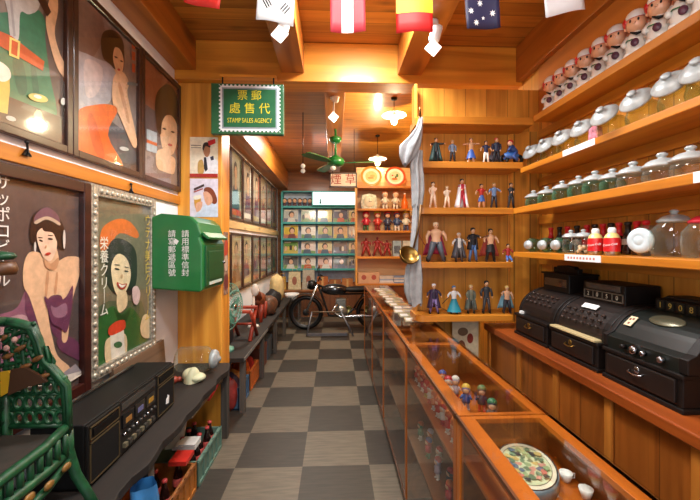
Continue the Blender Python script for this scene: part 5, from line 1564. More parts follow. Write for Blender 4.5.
for i in range(4):
    bl = MB(); a = PI / 2 * i
    rows = [[FA @ Vector(((.03 + .15 * u) * math.cos(a + w) , (.03 + .15 * u) * math.sin(a + w), .02 * w * 2)) for w in (-.35, -.1, .15, .4)] for u in (0, .33, .66, 1)]
    bl.sheet(rows); bl.build('blade', col((90, 160, 130), .3, coat=.4), fn, solid=.003)
MB().lathe([(0, .08), (.03, .075), (.03, .065), (0, .06)], 16, 0, FA).build('hub_badge', M_chrome, fn)
# red wooden toy horse frame
rh = thing('wooden_stool', 'red wooden folding stool with sloping legs on the bench beyond the fan', 'stool', (-.93, 3.9, BZ))
M_redw = wood('red_painted_wood', (176, 62, 34), (126, 36, 20), 'z', rough=.5)
for (ya, yb, xa, xb) in ((3.70, 3.98, -.86, -.86), (3.95, 3.66, -.84, -.84), (3.70, 3.98, -1.06, -1.06), (3.95, 3.66, -1.04, -1.04)):
    MB().tube([(xa, ya, BZ), (xb, yb, BZ + .30)], .02, 6).build('leg', M_redw, rh)
MB().box(-1.08, 3.92, BZ + .29, -.84, 4.0, BZ + .315).build('seat_slat', M_redw, rh, bevel=.003)
MB().box(-1.08, 3.66, BZ + .29, -.84, 3.74, BZ + .315).build('seat_slat', M_redw, rh, bevel=.003)
MB().tube([(-1.06, 3.83, BZ + .15), (-.84, 3.83, BZ + .15)], .014, 6).build('crossbar', M_redw, rh)
mk = MB().ell((-.95, 4.35, BZ + .44), (.05, .045, .075), 14, 10).ell((-.905, 4.33, BZ + .43), (.014, .014, .016), 8, 6)
mk.tube([(-.97, 4.36, BZ + .40), (-.97, 4.36, BZ)], .016, 8).lathe([(0, 0), (.07, 0), (.06, .02), (0, .022)], 14, 0, T((-.97, 4.36, BZ)))
single(mk, 'white_mask', col((224, 216, 206), .5), 'white mask on a stand on the back room bench', 'mask')
sd = thing('wooden_horse', 'brown wooden toy horse on the bench in the back room', 'toy', (-.98, 4.75, BZ))
hb = MB(); hb.ell((-.98, 4.75, BZ + .27), (.08, .18, .09), 14, 10).tube([(-.98, 4.63, BZ + .30), (-.98, 4.52, BZ + .45)], [.06, .04], 10).ell((-.98, 4.48, BZ + .46), (.035, .075, .04), 12, 8)
hb.tube([(-.98, 4.92, BZ + .3), (-.98, 5.0, BZ + .18)], [.02, .008], 6)
hb.build('body', wood('toy_horse_wood', (130, 66, 38), (86, 40, 22), 'y', rough=.5), sd)
for x in (-1.03, -.93):
    for y in (4.62, 4.88):
        MB().tube([(x, y, BZ + .22), (x, y - .02, BZ)], [.03, .02], 8).build('leg', M_redw, sd)
def lump(name, lab, cat, c, r, m, seed):
    b = MB(); rr = random.Random(seed); b.ell((0, 0, 0), (1, 1, 1), 16, 10)
    for v in b.v: v *= 1 + .12 * math.sin(v.x * 5 + seed) * math.cos(v.y * 4 + v.z * 3 + seed)
    lo = min(v.z for v in b.v)
    for v in b.v:
        v.z = max(v.z, -.75)
    b.v = [Vector((c[0] + v.x * r[0], c[1] + v.y * r[1], c[2] + (v.z + .75) / 1.75 * r[2])) for v in b.v]
    return single(b, name, m, lab, cat)
lump('cloth_bag', 'dark cloth bag slumped on the bench by the fan', 'bag', (-1.08, 3.555, BZ), (.10, .07, .30), col((40, 36, 40), .8, var=.2), 2)
lump('leather_bag', 'brown leather bag on the bench beside the toy horse', 'bag', (-.93, 5.15, BZ), (.12, .18, .26), col((92, 62, 44), .5, var=.2), 4)
lump('dark_bag', 'black bag at the far end of the bench', 'bag', (-.97, 5.75, BZ), (.13, .2, .27), col((28, 26, 28), .6, var=.2), 6)
lump('cream_bag', 'cream cloth bag behind the black bag on the bench', 'bag', (-1.0, 6.3, BZ), (.13, .16, .46), col((196, 172, 120), .8, var=.12), 8)
# crates and goods beneath the bench
crate('blue plastic crate under the bench near the pilaster', -1.12, -.86, 3.29, 3.63, .2, col((70, 100, 130), .5))
crate('orange plastic crate under the bench beyond the blue one', -1.12, -.86, 3.72, 4.1, .2, col((176, 92, 36), .5))
for i, (y, c) in enumerate([(3.30, (150, 50, 44)), (3.42, (60, 50, 70)), (3.52, (190, 130, 60))]):
    lump('wrapped_toy', '%s wrapped bundle in the blue crate under the bench' % ['red', 'dark purple', 'tan'][i], 'bundle', (-.96, y, .012), (.09, .055, .28), col(c, .5, var=.3), 11 + i)
for i, (y, c) in enumerate([(3.82, (190, 90, 30)), (3.98, (150, 40, 36))]):
    lump('wrapped_toy', '%s wrapped bundle in the orange crate under the bench' % ['orange', 'dark red'][i], 'bundle', (-.97, y, .012), (.09, .07, .30), col(c, .5, var=.3), 21 + i)
for i, (y, c) in enumerate([(4.45, (110, 60, 44)), (4.85, (70, 80, 90)), (5.35, (60, 50, 44))]):
    bx_ = MB().box(-1.1, y - .16, 0, -.86, y + .16, .26).box(-1.105, y - .165, .2, -.855, y + .165, .265)
    single(bx_, 'carton', col(c, .7, var=.15), '%s carton under the far half of the bench' % ['reddish brown', 'blue grey', 'dark brown'][i], 'box')

# ================================================================== MOTORBIKE
MY = 6.35
mc = thing('motorcycle', 'old black motorcycle parked sideways before the record rack', 'motorcycle', (0, MY, 0))
def wheel(x, nm):
    A = MT((x, MY, .30), (PI / 2, 0, 0))
    w_ = MB().lathe([(.235, -.035), (.27, -.045), (.298, -.02), (.30, 0), (.298, .02), (.27, .045), (.235, .035), (.235, -.035)], 36, 0, A).build(nm, M_black, mc)
    s_ = MB().tube([A @ Vector((.235 * math.cos(q), .235 * math.sin(q), 0)) for q in (2 * PI * i / 36 for i in range(36))], .014, 8, closed=True)
    for i in range(18):
        a = 2 * PI * i / 18
        s_.tube([A @ Vector((.05 * math.cos(a + .4), .05 * math.sin(a + .4), .02 * (-1) ** i)), A @ Vector((.23 * math.cos(a), .23 * math.sin(a), 0))], .0025, 5)
    s_.lathe([(0, -.04), (.055, -.03), (.055, .03), (0, .04)], 16, 0, A)
    s_.build('rim', col((84, 84, 88), .35, .8), w_)
wheel(-.50, 'wheel'); wheel(.68, 'wheel')
for s in (-1, 1):
    MB().tube([(-.50, MY + s * .07, .30), (-.30, MY + s * .07, .78)], [.02, .026], 10).build('fork', M_chrome, mc)
fr_ = MB().tube([(-.29, MY, .78), (-.22, MY, .60), (-.10, MY, .24), (.20, MY, .22), (.34, MY, .36), (.68, MY, .30)], .02, 8).tube([(-.29, MY, .78), (.10, MY, .62), (.50, MY, .62), (.34, MY, .36)], .02, 8).tube([(.50, MY + .1, .62), (.68, MY + .1, .30)], .02, 8).tube([(.50, MY - .1, .62), (.68, MY - .1, .30)], .02, 8)
fr_.build('frame', M_black, mc)
MB().ell((.0, MY, .70), (.24, .12, .10), 20, 12).build('fuel_tank', col((22, 22, 26), .25, coat=.6), mc)
MB().ell((.40, MY, .70), (.26, .12, .055), 18, 10).ell((.58, MY, .72), (.14, .11, .05), 14, 8).build('saddle', col((26, 24, 24), .6), mc)
en = MB().lathe([(0, -.10), (.10, -.09), (.11, 0), (.10, .09), (0, .10)], 20, 0, MT((.12, MY, .32), (PI / 2, 0, 0)))
en.box(.04, MY - .07, .36, .18, MY + .07, .54)
for i in range(6): en.box(.02, MY - .09, .40 + i * .024, .20, MY + .09, .408 + i * .024)
en.build('engine', col((150, 148, 140), .35, .7), mc)
MB().lathe([(0, -.115), (.06, -.112), (.07, -.09), (.07, 0)], 20, 0, MT((.25, MY, .33), (PI / 2, 0, 0))).build('engine_cover', col((190, 176, 110), .35, .5), mc)
MB().tube([(.06, MY - .1, .46), (-.04, MY - .12, .34), (.10, MY - .13, .24), (.5, MY - .13, .26), (.95, MY - .13, .30)], [.022, .022, .022, .032, .036], 10).build('exhaust', M_chrome, mc)
hbm = MB().tube([(-.22, MY - .34, .90), (-.25, MY - .22, .94), (-.28, MY - .06, .86), (-.28, MY + .06, .86), (-.25, MY + .22, .94), (-.22, MY + .34, .90)], .014, 8)
hbm.build('handlebar', M_black, mc)
for s in (-1, 1):
    MB().tube([(-.26, MY + s * .20, .93), (-.28, MY + s * .24, 1.06)], .006, 6).ell((-.28, MY + s * .25, 1.08), (.012, .05, .032), 10, 8).build('mirror', M_black, mc)
hl = MB().ell((-.40, MY, .78), (.09, .085, .085), 16, 10).build('headlight', M_black, mc)
MB().lathe([(0, .088), (.06, .078), (.07, .06), (0, .06)], 18, 0, MT((-.40, MY, .78), (0, R(-90), 0))).build('lens', M_chrome, hl)
for x, nm in ((-.50, 'front_fender'), (.68, 'rear_fender')):
    rows = [[(x + .33 * math.cos(q), MY + w, .30 + .33 * math.sin(q)) for w in (-.055, -.02, .02, .055)] for q in (R(20) + R(140) * i / 14 for i in range(15))]
    MB().sheet(rows).build(nm, M_black, mc, solid=.006)
# low metal trestle in front of the bike
ts = thing('low_trestle', 'low metal trestle standing on the floor before the motorcycle', 'trestle', (-.17, 5.95, 0))
M_grey = col((110, 110, 116), .4, .5)
q0, q1 = onY(312, 312, 5.95), onY(341, 312, 5.95)
MB().tube([q0, q1], .012, 8).build('top_bar', col((100, 80, 58), .6), ts)
for a, bx_ in ((q0, onY(307, 330, 5.95).x), (q1, onY(353, 330, 5.95).x)):
    for dy in (-.12, .12):
        MB().tube([a, (bx_, 5.95 + dy, 0.01)], .014, 8).build('leg', M_grey, ts)
MB().box(q0.x - .06, 5.80, .02, q1.x + .10, 5.84, .06).build('foot_bar', M_grey, ts)

# ================================================================== RECORD RACK ON THE BACK WALL
RY = 7.72
xl, xr = onY(281, 230, RY).x, onY(359.5, 230, RY).x
zz = [onY(320, y, RY).z for y in (206.5, 222.5, 238.8, 254, 269)]
ztop = onY(320, 191, RY).z
rk = thing('record_rack', 'teal record rack with five shelves on the back wall', 'rack', ((xl + xr) / 2, RY, zz[-1]))
MB().box(xl, 7.97, zz[-1] - .30, xr, 8.0, ztop).build('back_panel', col((190, 204, 226), .7), rk)
for x in (xl, xr - .035):
    MB().box(x, RY, zz[-1] - .03, x + .035, 7.97, ztop).build('upright', M_teal, rk)
for z in zz:
    MB().box(xl + .035, RY, z - .03, xr - .035, 7.97, z).build('shelf_board', M_teal, rk)
    MB().box(xl + .035, RY - .012, z - .03, xr - .035, RY, z + .012).build('lip', M_teal, rk)
MB().box(xl, RY, ztop - .02, xr, 7.97, ztop).build('top_board', M_teal, rk)
colx = [291, 308.5, 325, 340.5, 353.5]
SL = [[('grey', (176, 180, 176), 'a dark haired portrait'), ('pale green', (160, 176, 150), 'a yellow flowered scene'), ('yellow', (206, 186, 60), 'a seated figure'), ('dark blue', (70, 66, 92), 'a crowd'), ('cream', (214, 190, 130), 'a pale figure')],
      [('bright yellow', (214, 180, 50), 'a round dark haired face'), ('white', (224, 220, 210), 'pale figures'), ('olive', (170, 170, 90), 'a bending figure'), ('tan', (206, 160, 110), 'a face'), ('pink grey', (206, 176, 160), 'a couple')],
      [('green', (96, 140, 60), 'trees'), ('white and pink', (220, 206, 200), 'a reclining figure'), ('pale yellow', (214, 200, 150), 'a garden'), ('brown', (120, 90, 80), 'a group'), ('peach', (214, 180, 140), 'a blurred figure')],
      [('dark grey', (96, 96, 96), 'a dim scene'), ('white', (222, 216, 206), 'a figure in a dark cap'), ('pale pink', (216, 180, 170), 'a pale face'), ('dark green', (80, 84, 74), 'a street'), ('beige', (196, 180, 150), 'faint lettering')]]
for r_ in range(4):
    z = zz[r_ + 1]; h = zz[r_] - .03 - z
    for c in range(5):
        cxp = onY(colx[c], 230, RY + .1).x
        nm, k, what = SL[r_][c]
        t = thing('record_sleeve', '%s record sleeve showing %s, %s row, %s from left' % (nm, what, ORD[r_], ORD[c]), 'record', (cxp, RY + .06, z), 0, 'record sleeves in the teal rack')
        wd = .155 if c < 4 else .11
        hh = min(.31, h - .02)
        MB().box(-wd, 0, 0, wd, .006, hh).build('sleeve', col((220, 214, 204), .5), t, world=False)
        rr = random.Random(r_ * 7 + c)
        def place(u, v, hq): return Vector((-wd + 2 * wd * u, -hq, hh * v))
        dk = (60, 44, 40)
        bgc = rr.choice([(200, 180, 90), (120, 150, 90), (190, 120, 90), (110, 110, 130)])
        ux = rr.uniform(.42, .58)
        fc = (218, 172, 140)
        shp = [(k, [(.02, .02), (.98, .02), (.98, .98), (.02, .98)]), (bgc, [(.02, .02), (.98, .02), (.98, .24), (.02, .34)])]
        if rr.random() < .75:
            shp += [(rr.choice([(120, 60, 60), (70, 90, 110), (210, 206, 196), (190, 90, 50)]), [(ux - .3, .02), (ux - .2, .36), (ux + .2, .36), (ux + .3, .02)]), (dk, ellipse(ux, .62, .2, .24)), (fc, ellipse(ux + .02, .56, .14, .19))]
        else:
            for q in range(5):
                shp.append((rr.choice([dk, fc, bgc, (220, 210, 190)]), ellipse(.15 + .17 * q, rr.uniform(.35, .6), .09, .2)))
        shp += [((226, 220, 206), [(.06, .86), (.5, .86), (.5, .94), (.06, .94)])]
        art('cover', t, place, shp, .0008, coat=.3, world=False)
        t.rotation_euler = (R(-9), 0, 0)
# six bobble heads on the top shelf
hd0 = None
for i in range(6):
    p = onY(284.5 + i * 5.1, 206, RY + .08)
    lab = 'tiny dark haired bobble doll on top of the teal rack, %s from the left' % ORD[i]
    if hd0 is None:
        hd0 = thing('bobble_doll', lab, 'doll', (p.x, RY + .08, zz[0]), 0, 'row of bobble dolls on the record rack')
        MB().lathe([(0, 0), (.04, 0), (.042, .04), (.025, .085), (0, .09)], 12).build('body', col((90, 60, 70), .5), hd0, world=False)
        MB().ell((0, -.005, .125), (.046, .044, .05), 12, 8).build('head', M_skin, hd0, world=False)
        MB().ell((0, .012, .142), (.052, .048, .046), 12, 8).build('hair', col((44, 32, 30), .5), hd0, world=False)
    else: clone(hd0, (p.x, RY + .08, zz[0]), None, lab)
# lit white sign box at the top of the rack
la, lb_ = onY(313, 192.5, RY - .02), onY(357.5, 205, RY - .02)
ls = thing('light_box', 'glowing white sign box with teal edge above the record rack', 'sign', ((la.x + lb_.x) / 2, RY, zz[0]))
MB().box(la.x - .02, RY - .09, zz[0] + .01, lb_.x + .02, RY - .013, la.z + .02).build('housing', M_teal, ls, bevel=.004)
MB().box(la.x, RY - .096, zz[0] + .03, lb_.x, RY - .09, la.z).build('lit_face', col((206, 240, 240), .5, emit=1.1, var=0), ls)
mk = MB().lathe([(0, 0), (.02, 0), (.014, .05), (0, .055)], 8, 0, MT((la.x + .16, RY - .11, zz[0] + .05))).ell((la.x + .16, RY - .11, zz[0] + .125), (.018, .014, .02), 8, 6)
mk.build('printed_figure', col((70, 110, 110)), ls)

# low cabinet and goods under the rack
lc = thing('low_cabinet', 'low brown wooden cabinet along the back wall under the record rack', 'cabinet', (0, 7.7, 0))
MB().box(-1.15, 7.45, 0, .75, 7.98, .52).build('carcass', wood('low_cabinet_wood', (130, 80, 42), (90, 50, 24), 'x'), lc)
MB().box(-1.17, 7.43, .52, .77, 7.98, .55).build('top', wood('low_cabinet_top', (150, 92, 46), (104, 60, 28), 'x'), lc, bevel=.004)
for i in range(4):
    x = -1.12 + i * .47
    MB().box(x, 7.44, .05, x + .43, 7.45, .49).build('door', wood('low_cabinet_door_%d' % i, (120, 72, 38), (84, 46, 22), 'z'), lc, bevel=.003)
GOODS = [(288, 301, 272, (206, 190, 150), 'cream printed tote bag', 'tote_bag'), (302, 315, 270, (176, 168, 150), 'grey floral tote bag', 'tote_bag'),
         (317, 328, 277, (170, 96, 46), 'orange brown carton', 'carton'), (329, 341, 280, (150, 88, 44), 'flat brown carton', 'carton'), (342, 353, 279, (176, 110, 56), 'small tan carton', 'carton'), (278, 286, 277, (190, 150, 70), 'ochre paper bag', 'paper_bag')]
for i, (a, b, ty, c, nm, kind) in enumerate(GOODS):
    p, q = onY(a, ty, 7.55), onY(b, ty, 7.55)
    t = thing(kind, nm + ' on the low cabinet under the record rack', 'bag' if 'bag' in kind else 'box', ((p.x + q.x) / 2, 7.6, .55))
    bb = MB()
    if 'bag' in kind:
        bb.prism([(p.x, .55), (q.x, .55), (q.x - .015, p.z), (p.x + .015, p.z)], 'y', 7.55, 7.66)
    else:
        bb.box(p.x, 7.55, .55, q.x, 7.75, p.z)
    bb.build('body', col(c, .75, var=.15, scale=20), t, bevel=.004)
    if 'bag' in kind:
        xm = (p.x + q.x) / 2
        MB().tube([(xm - .05, 7.6, p.z), (xm - .04, 7.6, p.z + .07), (xm + .04, 7.6, p.z + .07), (xm + .05, 7.6, p.z)], .006, 6).build('handle', col(c, .7), t)
        MB().prism(ellipse(xm, (.55 + p.z) / 2, .05, .09), 'y', 7.546, 7.55).build('print', col((150, 90, 70)), t)
    else:
        MB().box((p.x + q.x) / 2 - .02, 7.548, .55, (p.x + q.x) / 2 + .02, 7.55, p.z).build('tape', col((200, 160, 100)), t)
p = onY(292, 294, 7.2)
bw = MB().lathe([(0, 0), (.08, 0), (.085, .02), (.13, .07), (.145, .12), (.135, .12), (.10, .06), (0, .03)], 24, 0, T((p.x, 7.2, .40)))
sb = thing('small_stand', 'small dark stand carrying a white basin before the low cabinet', 'stand', (p.x, 7.2, 0))
MB().box(p.x - .18, 7.03, .36, p.x + .18, 7.37, .40).build('top', M_dark_y, sb)
for x in (p.x - .16, p.x + .13):
    for y in (7.05, 7.32): MB().box(x, y, 0, x + .03, y + .03, .36).build('leg', M_dark_z, sb)
single(bw, 'basin', M_white, 'white enamel basin on the small dark stand under the record rack', 'basin')

# ================================================================== FAR SHELF UNIT ABOVE THE COUNTER'S END
FY = 5.0
fx0, fx1 = onY(357.5, 230, FY).x, onY(430, 230, FY).x
fu = thing('wall_shelf_unit', 'bright pine shelf unit of plates and toys beyond the counter end', 'shelf', ((fx0 + fx1) / 2, FY + .2, 0))
MB().box(fx0, FY + .26, .94, fx1, FY + .28, 2.62).build('back_panel', wood('pinkish_back_panel', (212, 168, 116), (176, 124, 76), 'x'), fu)
MB().box(.45, FY + .02, 0, fx1, FY + .28, .92).build('cabinet_front', wood('dark_cabinet', (120, 62, 24), (84, 40, 14), 'z'), fu)
FZ = [onY(385, y, FY).z for y in (186, 208.5, 230.5, 256.5, 283.5)]
for z in FZ:
    MB().box(fx0, FY, z - .03, fx1, FY + .26, z).build('shelf_board', M_pine_x, fu, bevel=.003)
MB().box(fx0 - .02, FY + .02, .92, fx0, FY + .28, 2.32).build('side_panel', M_pine_zy, fu)
def plate(px, label, rim, shapes, z):
    x = onY(px, 200, FY + .08).x
    t = thing('plate', label, 'plate', (x, FY + .10, z))
    A = MT((x, FY + .12, z + .152), (R(76), 0, 0))
    MB().lathe([(0, .004), (.09, .004), (.15, .02), (.152, .016), (.09, -.004), (0, -.004)], 36, 0, A).build('plate_body', col((246, 240, 224), .3, coat=.6, var=.03), t)
    MB().lathe([(.122, .0128), (.148, .0215), (.152, .018), (.149, .0225), (.12, .0145)], 36, 0, A).build('rim', col(rim, .35, coat=.4), t)
    def place_(u, v, h): return A @ Vector((.09 * u, .09 * v, .0045 + h))
    art('painted_scene', t, place_, shapes, .0006)
plate(371.5, 'orange rimmed round plate with pale scene, left atop the far shelf unit', (220, 150, 60), [((236, 210, 140), ellipse(0, 0, .95, .95, 0, 24)), ((206, 150, 70), ellipse(-.1, -.25, .5, .18)), ((226, 180, 100), ellipse(.2, .1, .4, .2))], FZ[0])
plate(395.5, 'red rimmed round plate with floral scene, right atop the far shelf unit', (210, 80, 40), [((236, 218, 180), ellipse(0, 0, .95, .95, 0, 24)), ((190, 110, 50), ellipse(-.1, -.4, .5, .2)), ((70, 120, 60), ellipse(.35, .2, .2, .3)), ((200, 60, 50), ellipse(-.4, .2, .15, .12)), ((60, 50, 44), ellipse(.1, -.1, .12, .2))], FZ[0])
x = onY(369, 200, FY + .1).x
cl = thing('ornate_clock', 'square silvery ornate clock on the second shelf of the far unit', 'clock', (x, FY + .1, FZ[1]))
MB().prism([(x - .11, FZ[1]), (x + .11, FZ[1]), (x + .12, FZ[1] + .1), (x + .1, FZ[1] + .2), (x, FZ[1] + .22), (x - .1, FZ[1] + .2), (x - .12, FZ[1] + .1)], 'y', FY + .09, FY + .13).build('case', col((190, 190, 170), .4, .3, var=.25, scale=40), cl, bevel=.006)
MB().lathe([(0, .006), (.07, .006), (.076, .0), (0, 0)], 24, 0, MT((x, FY + .09, FZ[1] + .105), (PI / 2, 0, 0))).build('dial', col((224, 218, 196), .4), cl)
MB().box(x - .003, FY + .082, FZ[1] + .105, x + .003, FY + .084, FZ[1] + .155).box(x, FY + .082, FZ[1] + .102, x + .04, FY + .084, FZ[1] + .108).build('hands', M_black, cl)
for i, (px, c) in enumerate([(385, (206, 120, 70)), (395.5, (190, 110, 60))]):
    small_doll('toy_doll', ['white and orange doll, left of the pair on the far unit second shelf', 'white and brown doll beside the orange bottle on the far unit'][i], (onY(px, 200, FY + .12).x, FY + .12, FZ[1]), .26, (228, 220, 206), (230, 224, 214), c, 'pair of dolls on the far shelf unit', 0)
x = onY(404.5, 200, FY + .12).x
ob = thing('orange_bottle', 'orange bottle at the right of the second shelf on the far unit', 'bottle', (x, FY + .12, FZ[1]))
MB().lathe([(0, 0), (.045, 0), (.05, .01), (.048, .10), (.03, .14), (.016, .18), (.016, .22)], 18).build('bottle_body', col((224, 106, 24), .3, coat=.5), ob, world=False)
MB().lathe([(.018, .215), (.018, .235), (0, .237)], 14).build('cap', M_white, ob, world=False)
FROW = [(366, (190, 40, 60), (70, 110, 70), (196, 40, 50), 'red haired toy in red and green'), (377.5, (196, 60, 50), (150, 40, 40), (196, 190, 50), 'yellow green haired toy in red'), (387.5, (60, 66, 90), (50, 56, 80), (200, 40, 40), 'red haired toy in navy'), (397, (60, 80, 120), (220, 216, 206), (206, 70, 50), 'red haired toy in blue and white'), (406, (220, 216, 200), (80, 90, 120), (226, 190, 50), 'bright yellow haired toy in white')]
for px, a, b, h, lab in FROW:
    small_doll('toy_doll', lab + ' on the third shelf of the far unit', (onY(px, 220, FY + .12).x, FY + .12, FZ[2]), .28, a, b, h, 'big headed toys on the far shelf unit', 0)
for i, px in enumerate([366, 377.5, 387]):
    figure('robot_figure', 'dark red armoured robot toy on the fourth shelf of the far unit, %s from left' % ORD[i], (onY(px, 240, FY + .12).x, FY + .12, FZ[3]), [.27, .28, .24][i], dict(skin=(130, 36, 30), top=(140, 34, 30), legs=(150, 40, 34), boots=(110, 28, 26), w=1.5, stance=.09, arms=OUT), 'red robot toys on the far shelf unit', 'toy robot')
for i, (px, c, w_) in enumerate([(397, (150, 170, 176), .06), (406.5, (196, 196, 180), .055)]):
    x = onY(px, 240, FY + .12).x
    t = thing('toy_box', ['blue grey toy box on the fourth shelf of the far unit', 'silver toy box on the fourth shelf of the far unit, under the ladle'][i], 'box', (x, FY + .14, FZ[3]))
    MB().box(-w_, -.03, 0, w_, .03, .22).build('box', col(c, .35, coat=.4, var=.2), t, world=False, bevel=.003)
    MB().box(-w_ + .015, -.0315, .04, w_ - .015, -.03, .15).build('print', col((90, 100, 110), .4, var=.4, scale=40), t, world=False)
x = onY(369, 278, FY - .0).x
cbx = thing('cardboard_box', 'open brown cardboard box with red round prints at the counter end', 'box', (x, FY + .1, FZ[4]))
MB().box(x - .15, FY + .02, FZ[4], x + .15, FY + .20, FZ[4] + .15).build('box', col((196, 150, 110), .7), cbx, bevel=.003)
for dx in (-.07, .07):
    MB().prism(ellipse(x + dx, FZ[4] + .085, .035, .035), 'y', FY + .017, FY + .02).build('round_print', col((160, 70, 50)), cbx)
for i, (px, c, lab) in enumerate([(386, (206, 190, 176), 'pile of pale magazines beside the brown cardboard box'), (400, (120, 140, 170), 'pile of blue magazines at the right of the counter end')]):
    x = onY(px, 278, FY + .1).x
    t = thing('magazine_pile', lab, 'magazines', (x, FY + .12, FZ[4]))
    for j in range(5):
        o_ = MB().box(x - .10 + .006 * (j % 2), FY + .03, FZ[4] + j * .02, x + .10 - .004 * (j % 3), FY + .22, FZ[4] + j * .02 + .018)
        o_.build('magazine', col([(c), (226, 222, 214), (150, 160, 180), (206, 190, 170), c][j], .4, coat=.3), t)

# ================================================================== CLOTHS AND LADLE HANGING ON THE FIGURE UNIT
def cloth(lab, cx, cy, z0, z1, prof, seed, m):
    b = MB(); rows = []
    n = 26
    for i in range(n + 1):
        f = i / n; z = z1 + (z0 - z1) * f
        k = f * (len(prof) - 1); a = int(min(k, len(prof) - 2)); q = k - a
        w = prof[a][0] * (1 - q) + prof[a + 1][0] * q
        dx = prof[a][1] * (1 - q) + prof[a + 1][1] * q
        row = []
        for j in range(33):
            t_ = 2 * PI * j / 32
            rr_ = 1 + .30 * math.sin(5 * t_ + seed + f * 1.5) + .1 * math.sin(9 * t_ - seed)
            row.append((cx + dx + w * rr_ * math.cos(t_), cy + .035 * rr_ * math.sin(t_) * (.5 + w * 6), z + .012 * math.sin(3 * t_ + seed) * f))
        rows.append(row)
    b.sheet(rows)
    return single(b, 'hanging_cloth', m, lab, 'cloth', 'grey cloths hanging on the figure unit')
M_cl = col((164, 166, 167), .85, var=.14, scale=22)
hk_ = thing('wall_hook', 'small brass hook holding the grey cloths at the figure unit edge', 'hook', (.57, 2.36, 2.33))
MB().tube([(.575, 2.44, 2.35), (.57, 2.37, 2.35), (.565, 2.355, 2.37), (.56, 2.35, 2.40)], .006, 8).build('hook', M_brass, hk_)
MB().box(.575, 2.40, 2.33, .585, 2.46, 2.37).build('hook_plate', M_brass, hk_)
cz = lambda y: EYE + (CY - y) * 2.38 / F
cxp = lambda x: onY(x, 200, 2.36).x
cloth('upper grey cloth gathered under the hook, beside the plates', cxp(414), 2.36, cz(165), cz(118), [(.01, .045), (.02, .035), (.038, .008), (.062, -.03), (.05, -.045), (.012, -.06)], 1.0, M_cl)
cloth('middle grey cloth hanging in long folds above the ladle', cxp(416), 2.375, cz(206), cz(150), [(.022, .02), (.034, .0), (.036, .01), (.034, .015), (.028, .01)], 2.2, M_cl)
cloth('long grey cloth hanging beside the brass ladle', cxp(415), 2.38, cz(258), cz(205), [(.018, .01), (.02, .01), (.02, .005), (.022, .0), (.02, .0)], 3.1, M_cl)
cloth('lowest grey cloth bag hanging above the counter glass', cxp(414), 2.37, cz(305), cz(255), [(.022, .02), (.045, .0), (.052, 0), (.05, .0), (.038, .015)], 4.4, M_cl)
ld = thing('ladle', 'brass ladle hanging among the grey cloths', 'ladle', (cxp(409), 2.31, cz(262)))
A = MT((cxp(408), 2.31, cz(254)), (R(50), R(26), 0))
MB().lathe([(0, -.06), (.03, -.055), (.06, -.03), (.068, .0), (.064, .0), (.05, -.028), (0, -.05)], 24, 0, A).build('bowl', col((130, 100, 46), .3, .85), ld)
MB().tube([(cxp(412), 2.315, cz(248)), (cxp(418), 2.33, cz(225)), (cxp(420), 2.34, cz(205))], .007, 8).build('handle', col((110, 78, 40), .4, .5), ld)

# ================================================================== CEILING: FAN, LAMPS, SIGN, SPOTS, FLAGS
cf = thing('ceiling_fan', 'green ceiling fan hanging from the dark centre beam', 'fan', (0, 4.4, 2.45))
fxp = onY(335.5, 150, 4.4).x
zf = lambda y: EYE + (CY - y) * 4.4 / F
MB().lathe([(0, 0), (.05, 0), (.075, .03), (.075, .06), (.03, .08), (0, .08)], 20, 0, T((fxp, 4.4, zf(143)))).build('canopy', M_green, cf)
MB().tube([(fxp, 4.4, zf(158)), (fxp, 4.4, 2.9)], .014, 8).build('rod', M_green, cf)
MB().lathe([(0, 0), (.07, 0), (.105, .02), (.11, .06), (.10, .09), (.05, .12), (.02, .14), (0, .14)], 24, 0, T((fxp, 4.4, zf(166.5)))).build('motor', M_green, cf)
for i, a in enumerate((R(-8), R(112), R(232))):
    B_ = MT((fxp, 4.4, zf(163)), (0, 0, a)) @ Euler((R(10), 0, 0)).to_matrix().to_4x4()
    bl = MB().prism(smooth_poly([(.10, -.02), (.20, -.05), (.52, -.06), (.55, 0), (.52, .06), (.20, .05), (.10, .02)], 3), 'z', -.004, .004, 0, B_)
    bl.build('blade', M_green, cf)
MB().ell((fxp - .03, 4.36, zf(169)), (.035, .035, .03), 10, 7).build('switch_cap', M_white, cf)
# pendant lamps
def pendant(px, d, zshade, lab):
    x = (px - 334.5) * d / F; y = d - x * SN
    t = thing('pendant_lamp', lab, 'lamp', (x, y, zshade))
    MB().tube([(x, y, zshade + .05), (x, y, ZC)], .004, 6).lathe([(0, ZC - .02), (.03, ZC - .02), (.035, ZC), (0, ZC)], 14, 0, T((x, y, 0))).build('cord', M_black, t)
    MB().lathe([(.02, .06), (.028, .045), (.06, .035), (.125, .012), (.135, .0), (.13, -.002), (.12, .006), (.055, .026), (.02, .034)], 28, 0, T((x, y, zshade))).build('shade', M_white, t)
    MB().lathe([(.016, .05), (.018, .0), (0, -.002)], 12, 0, T((x, y, zshade - .005))).build('socket', M_white, t)
    MB().lathe([(0, -.10), (.025, -.095), (.036, -.07), (.034, -.045), (.018, -.01), (.016, .0)], 16, 0, T((x, y, zshade))).build('bulb', col((255, 226, 170), .4, emit=14, var=0), t)
    l = bpy.data.lights.new('pendant_light', 'POINT'); l.energy = 55; l.color = (1, .84, .52); l.shadow_soft_size = .06
    lo = bpy.data.objects.new('pendant_light', l); COL.objects.link(lo); lo.location = (x, y, zshade - .16)
pendant(394, 3.95, EYE + (CY - 115.5) * 3.95 / F, 'white enamel pendant lamp nearer the crossbeam')
pendant(377.5, 5.3, EYE + (CY - 159) * 5.3 / F, 'white enamel pendant lamp farther back, above the plates')
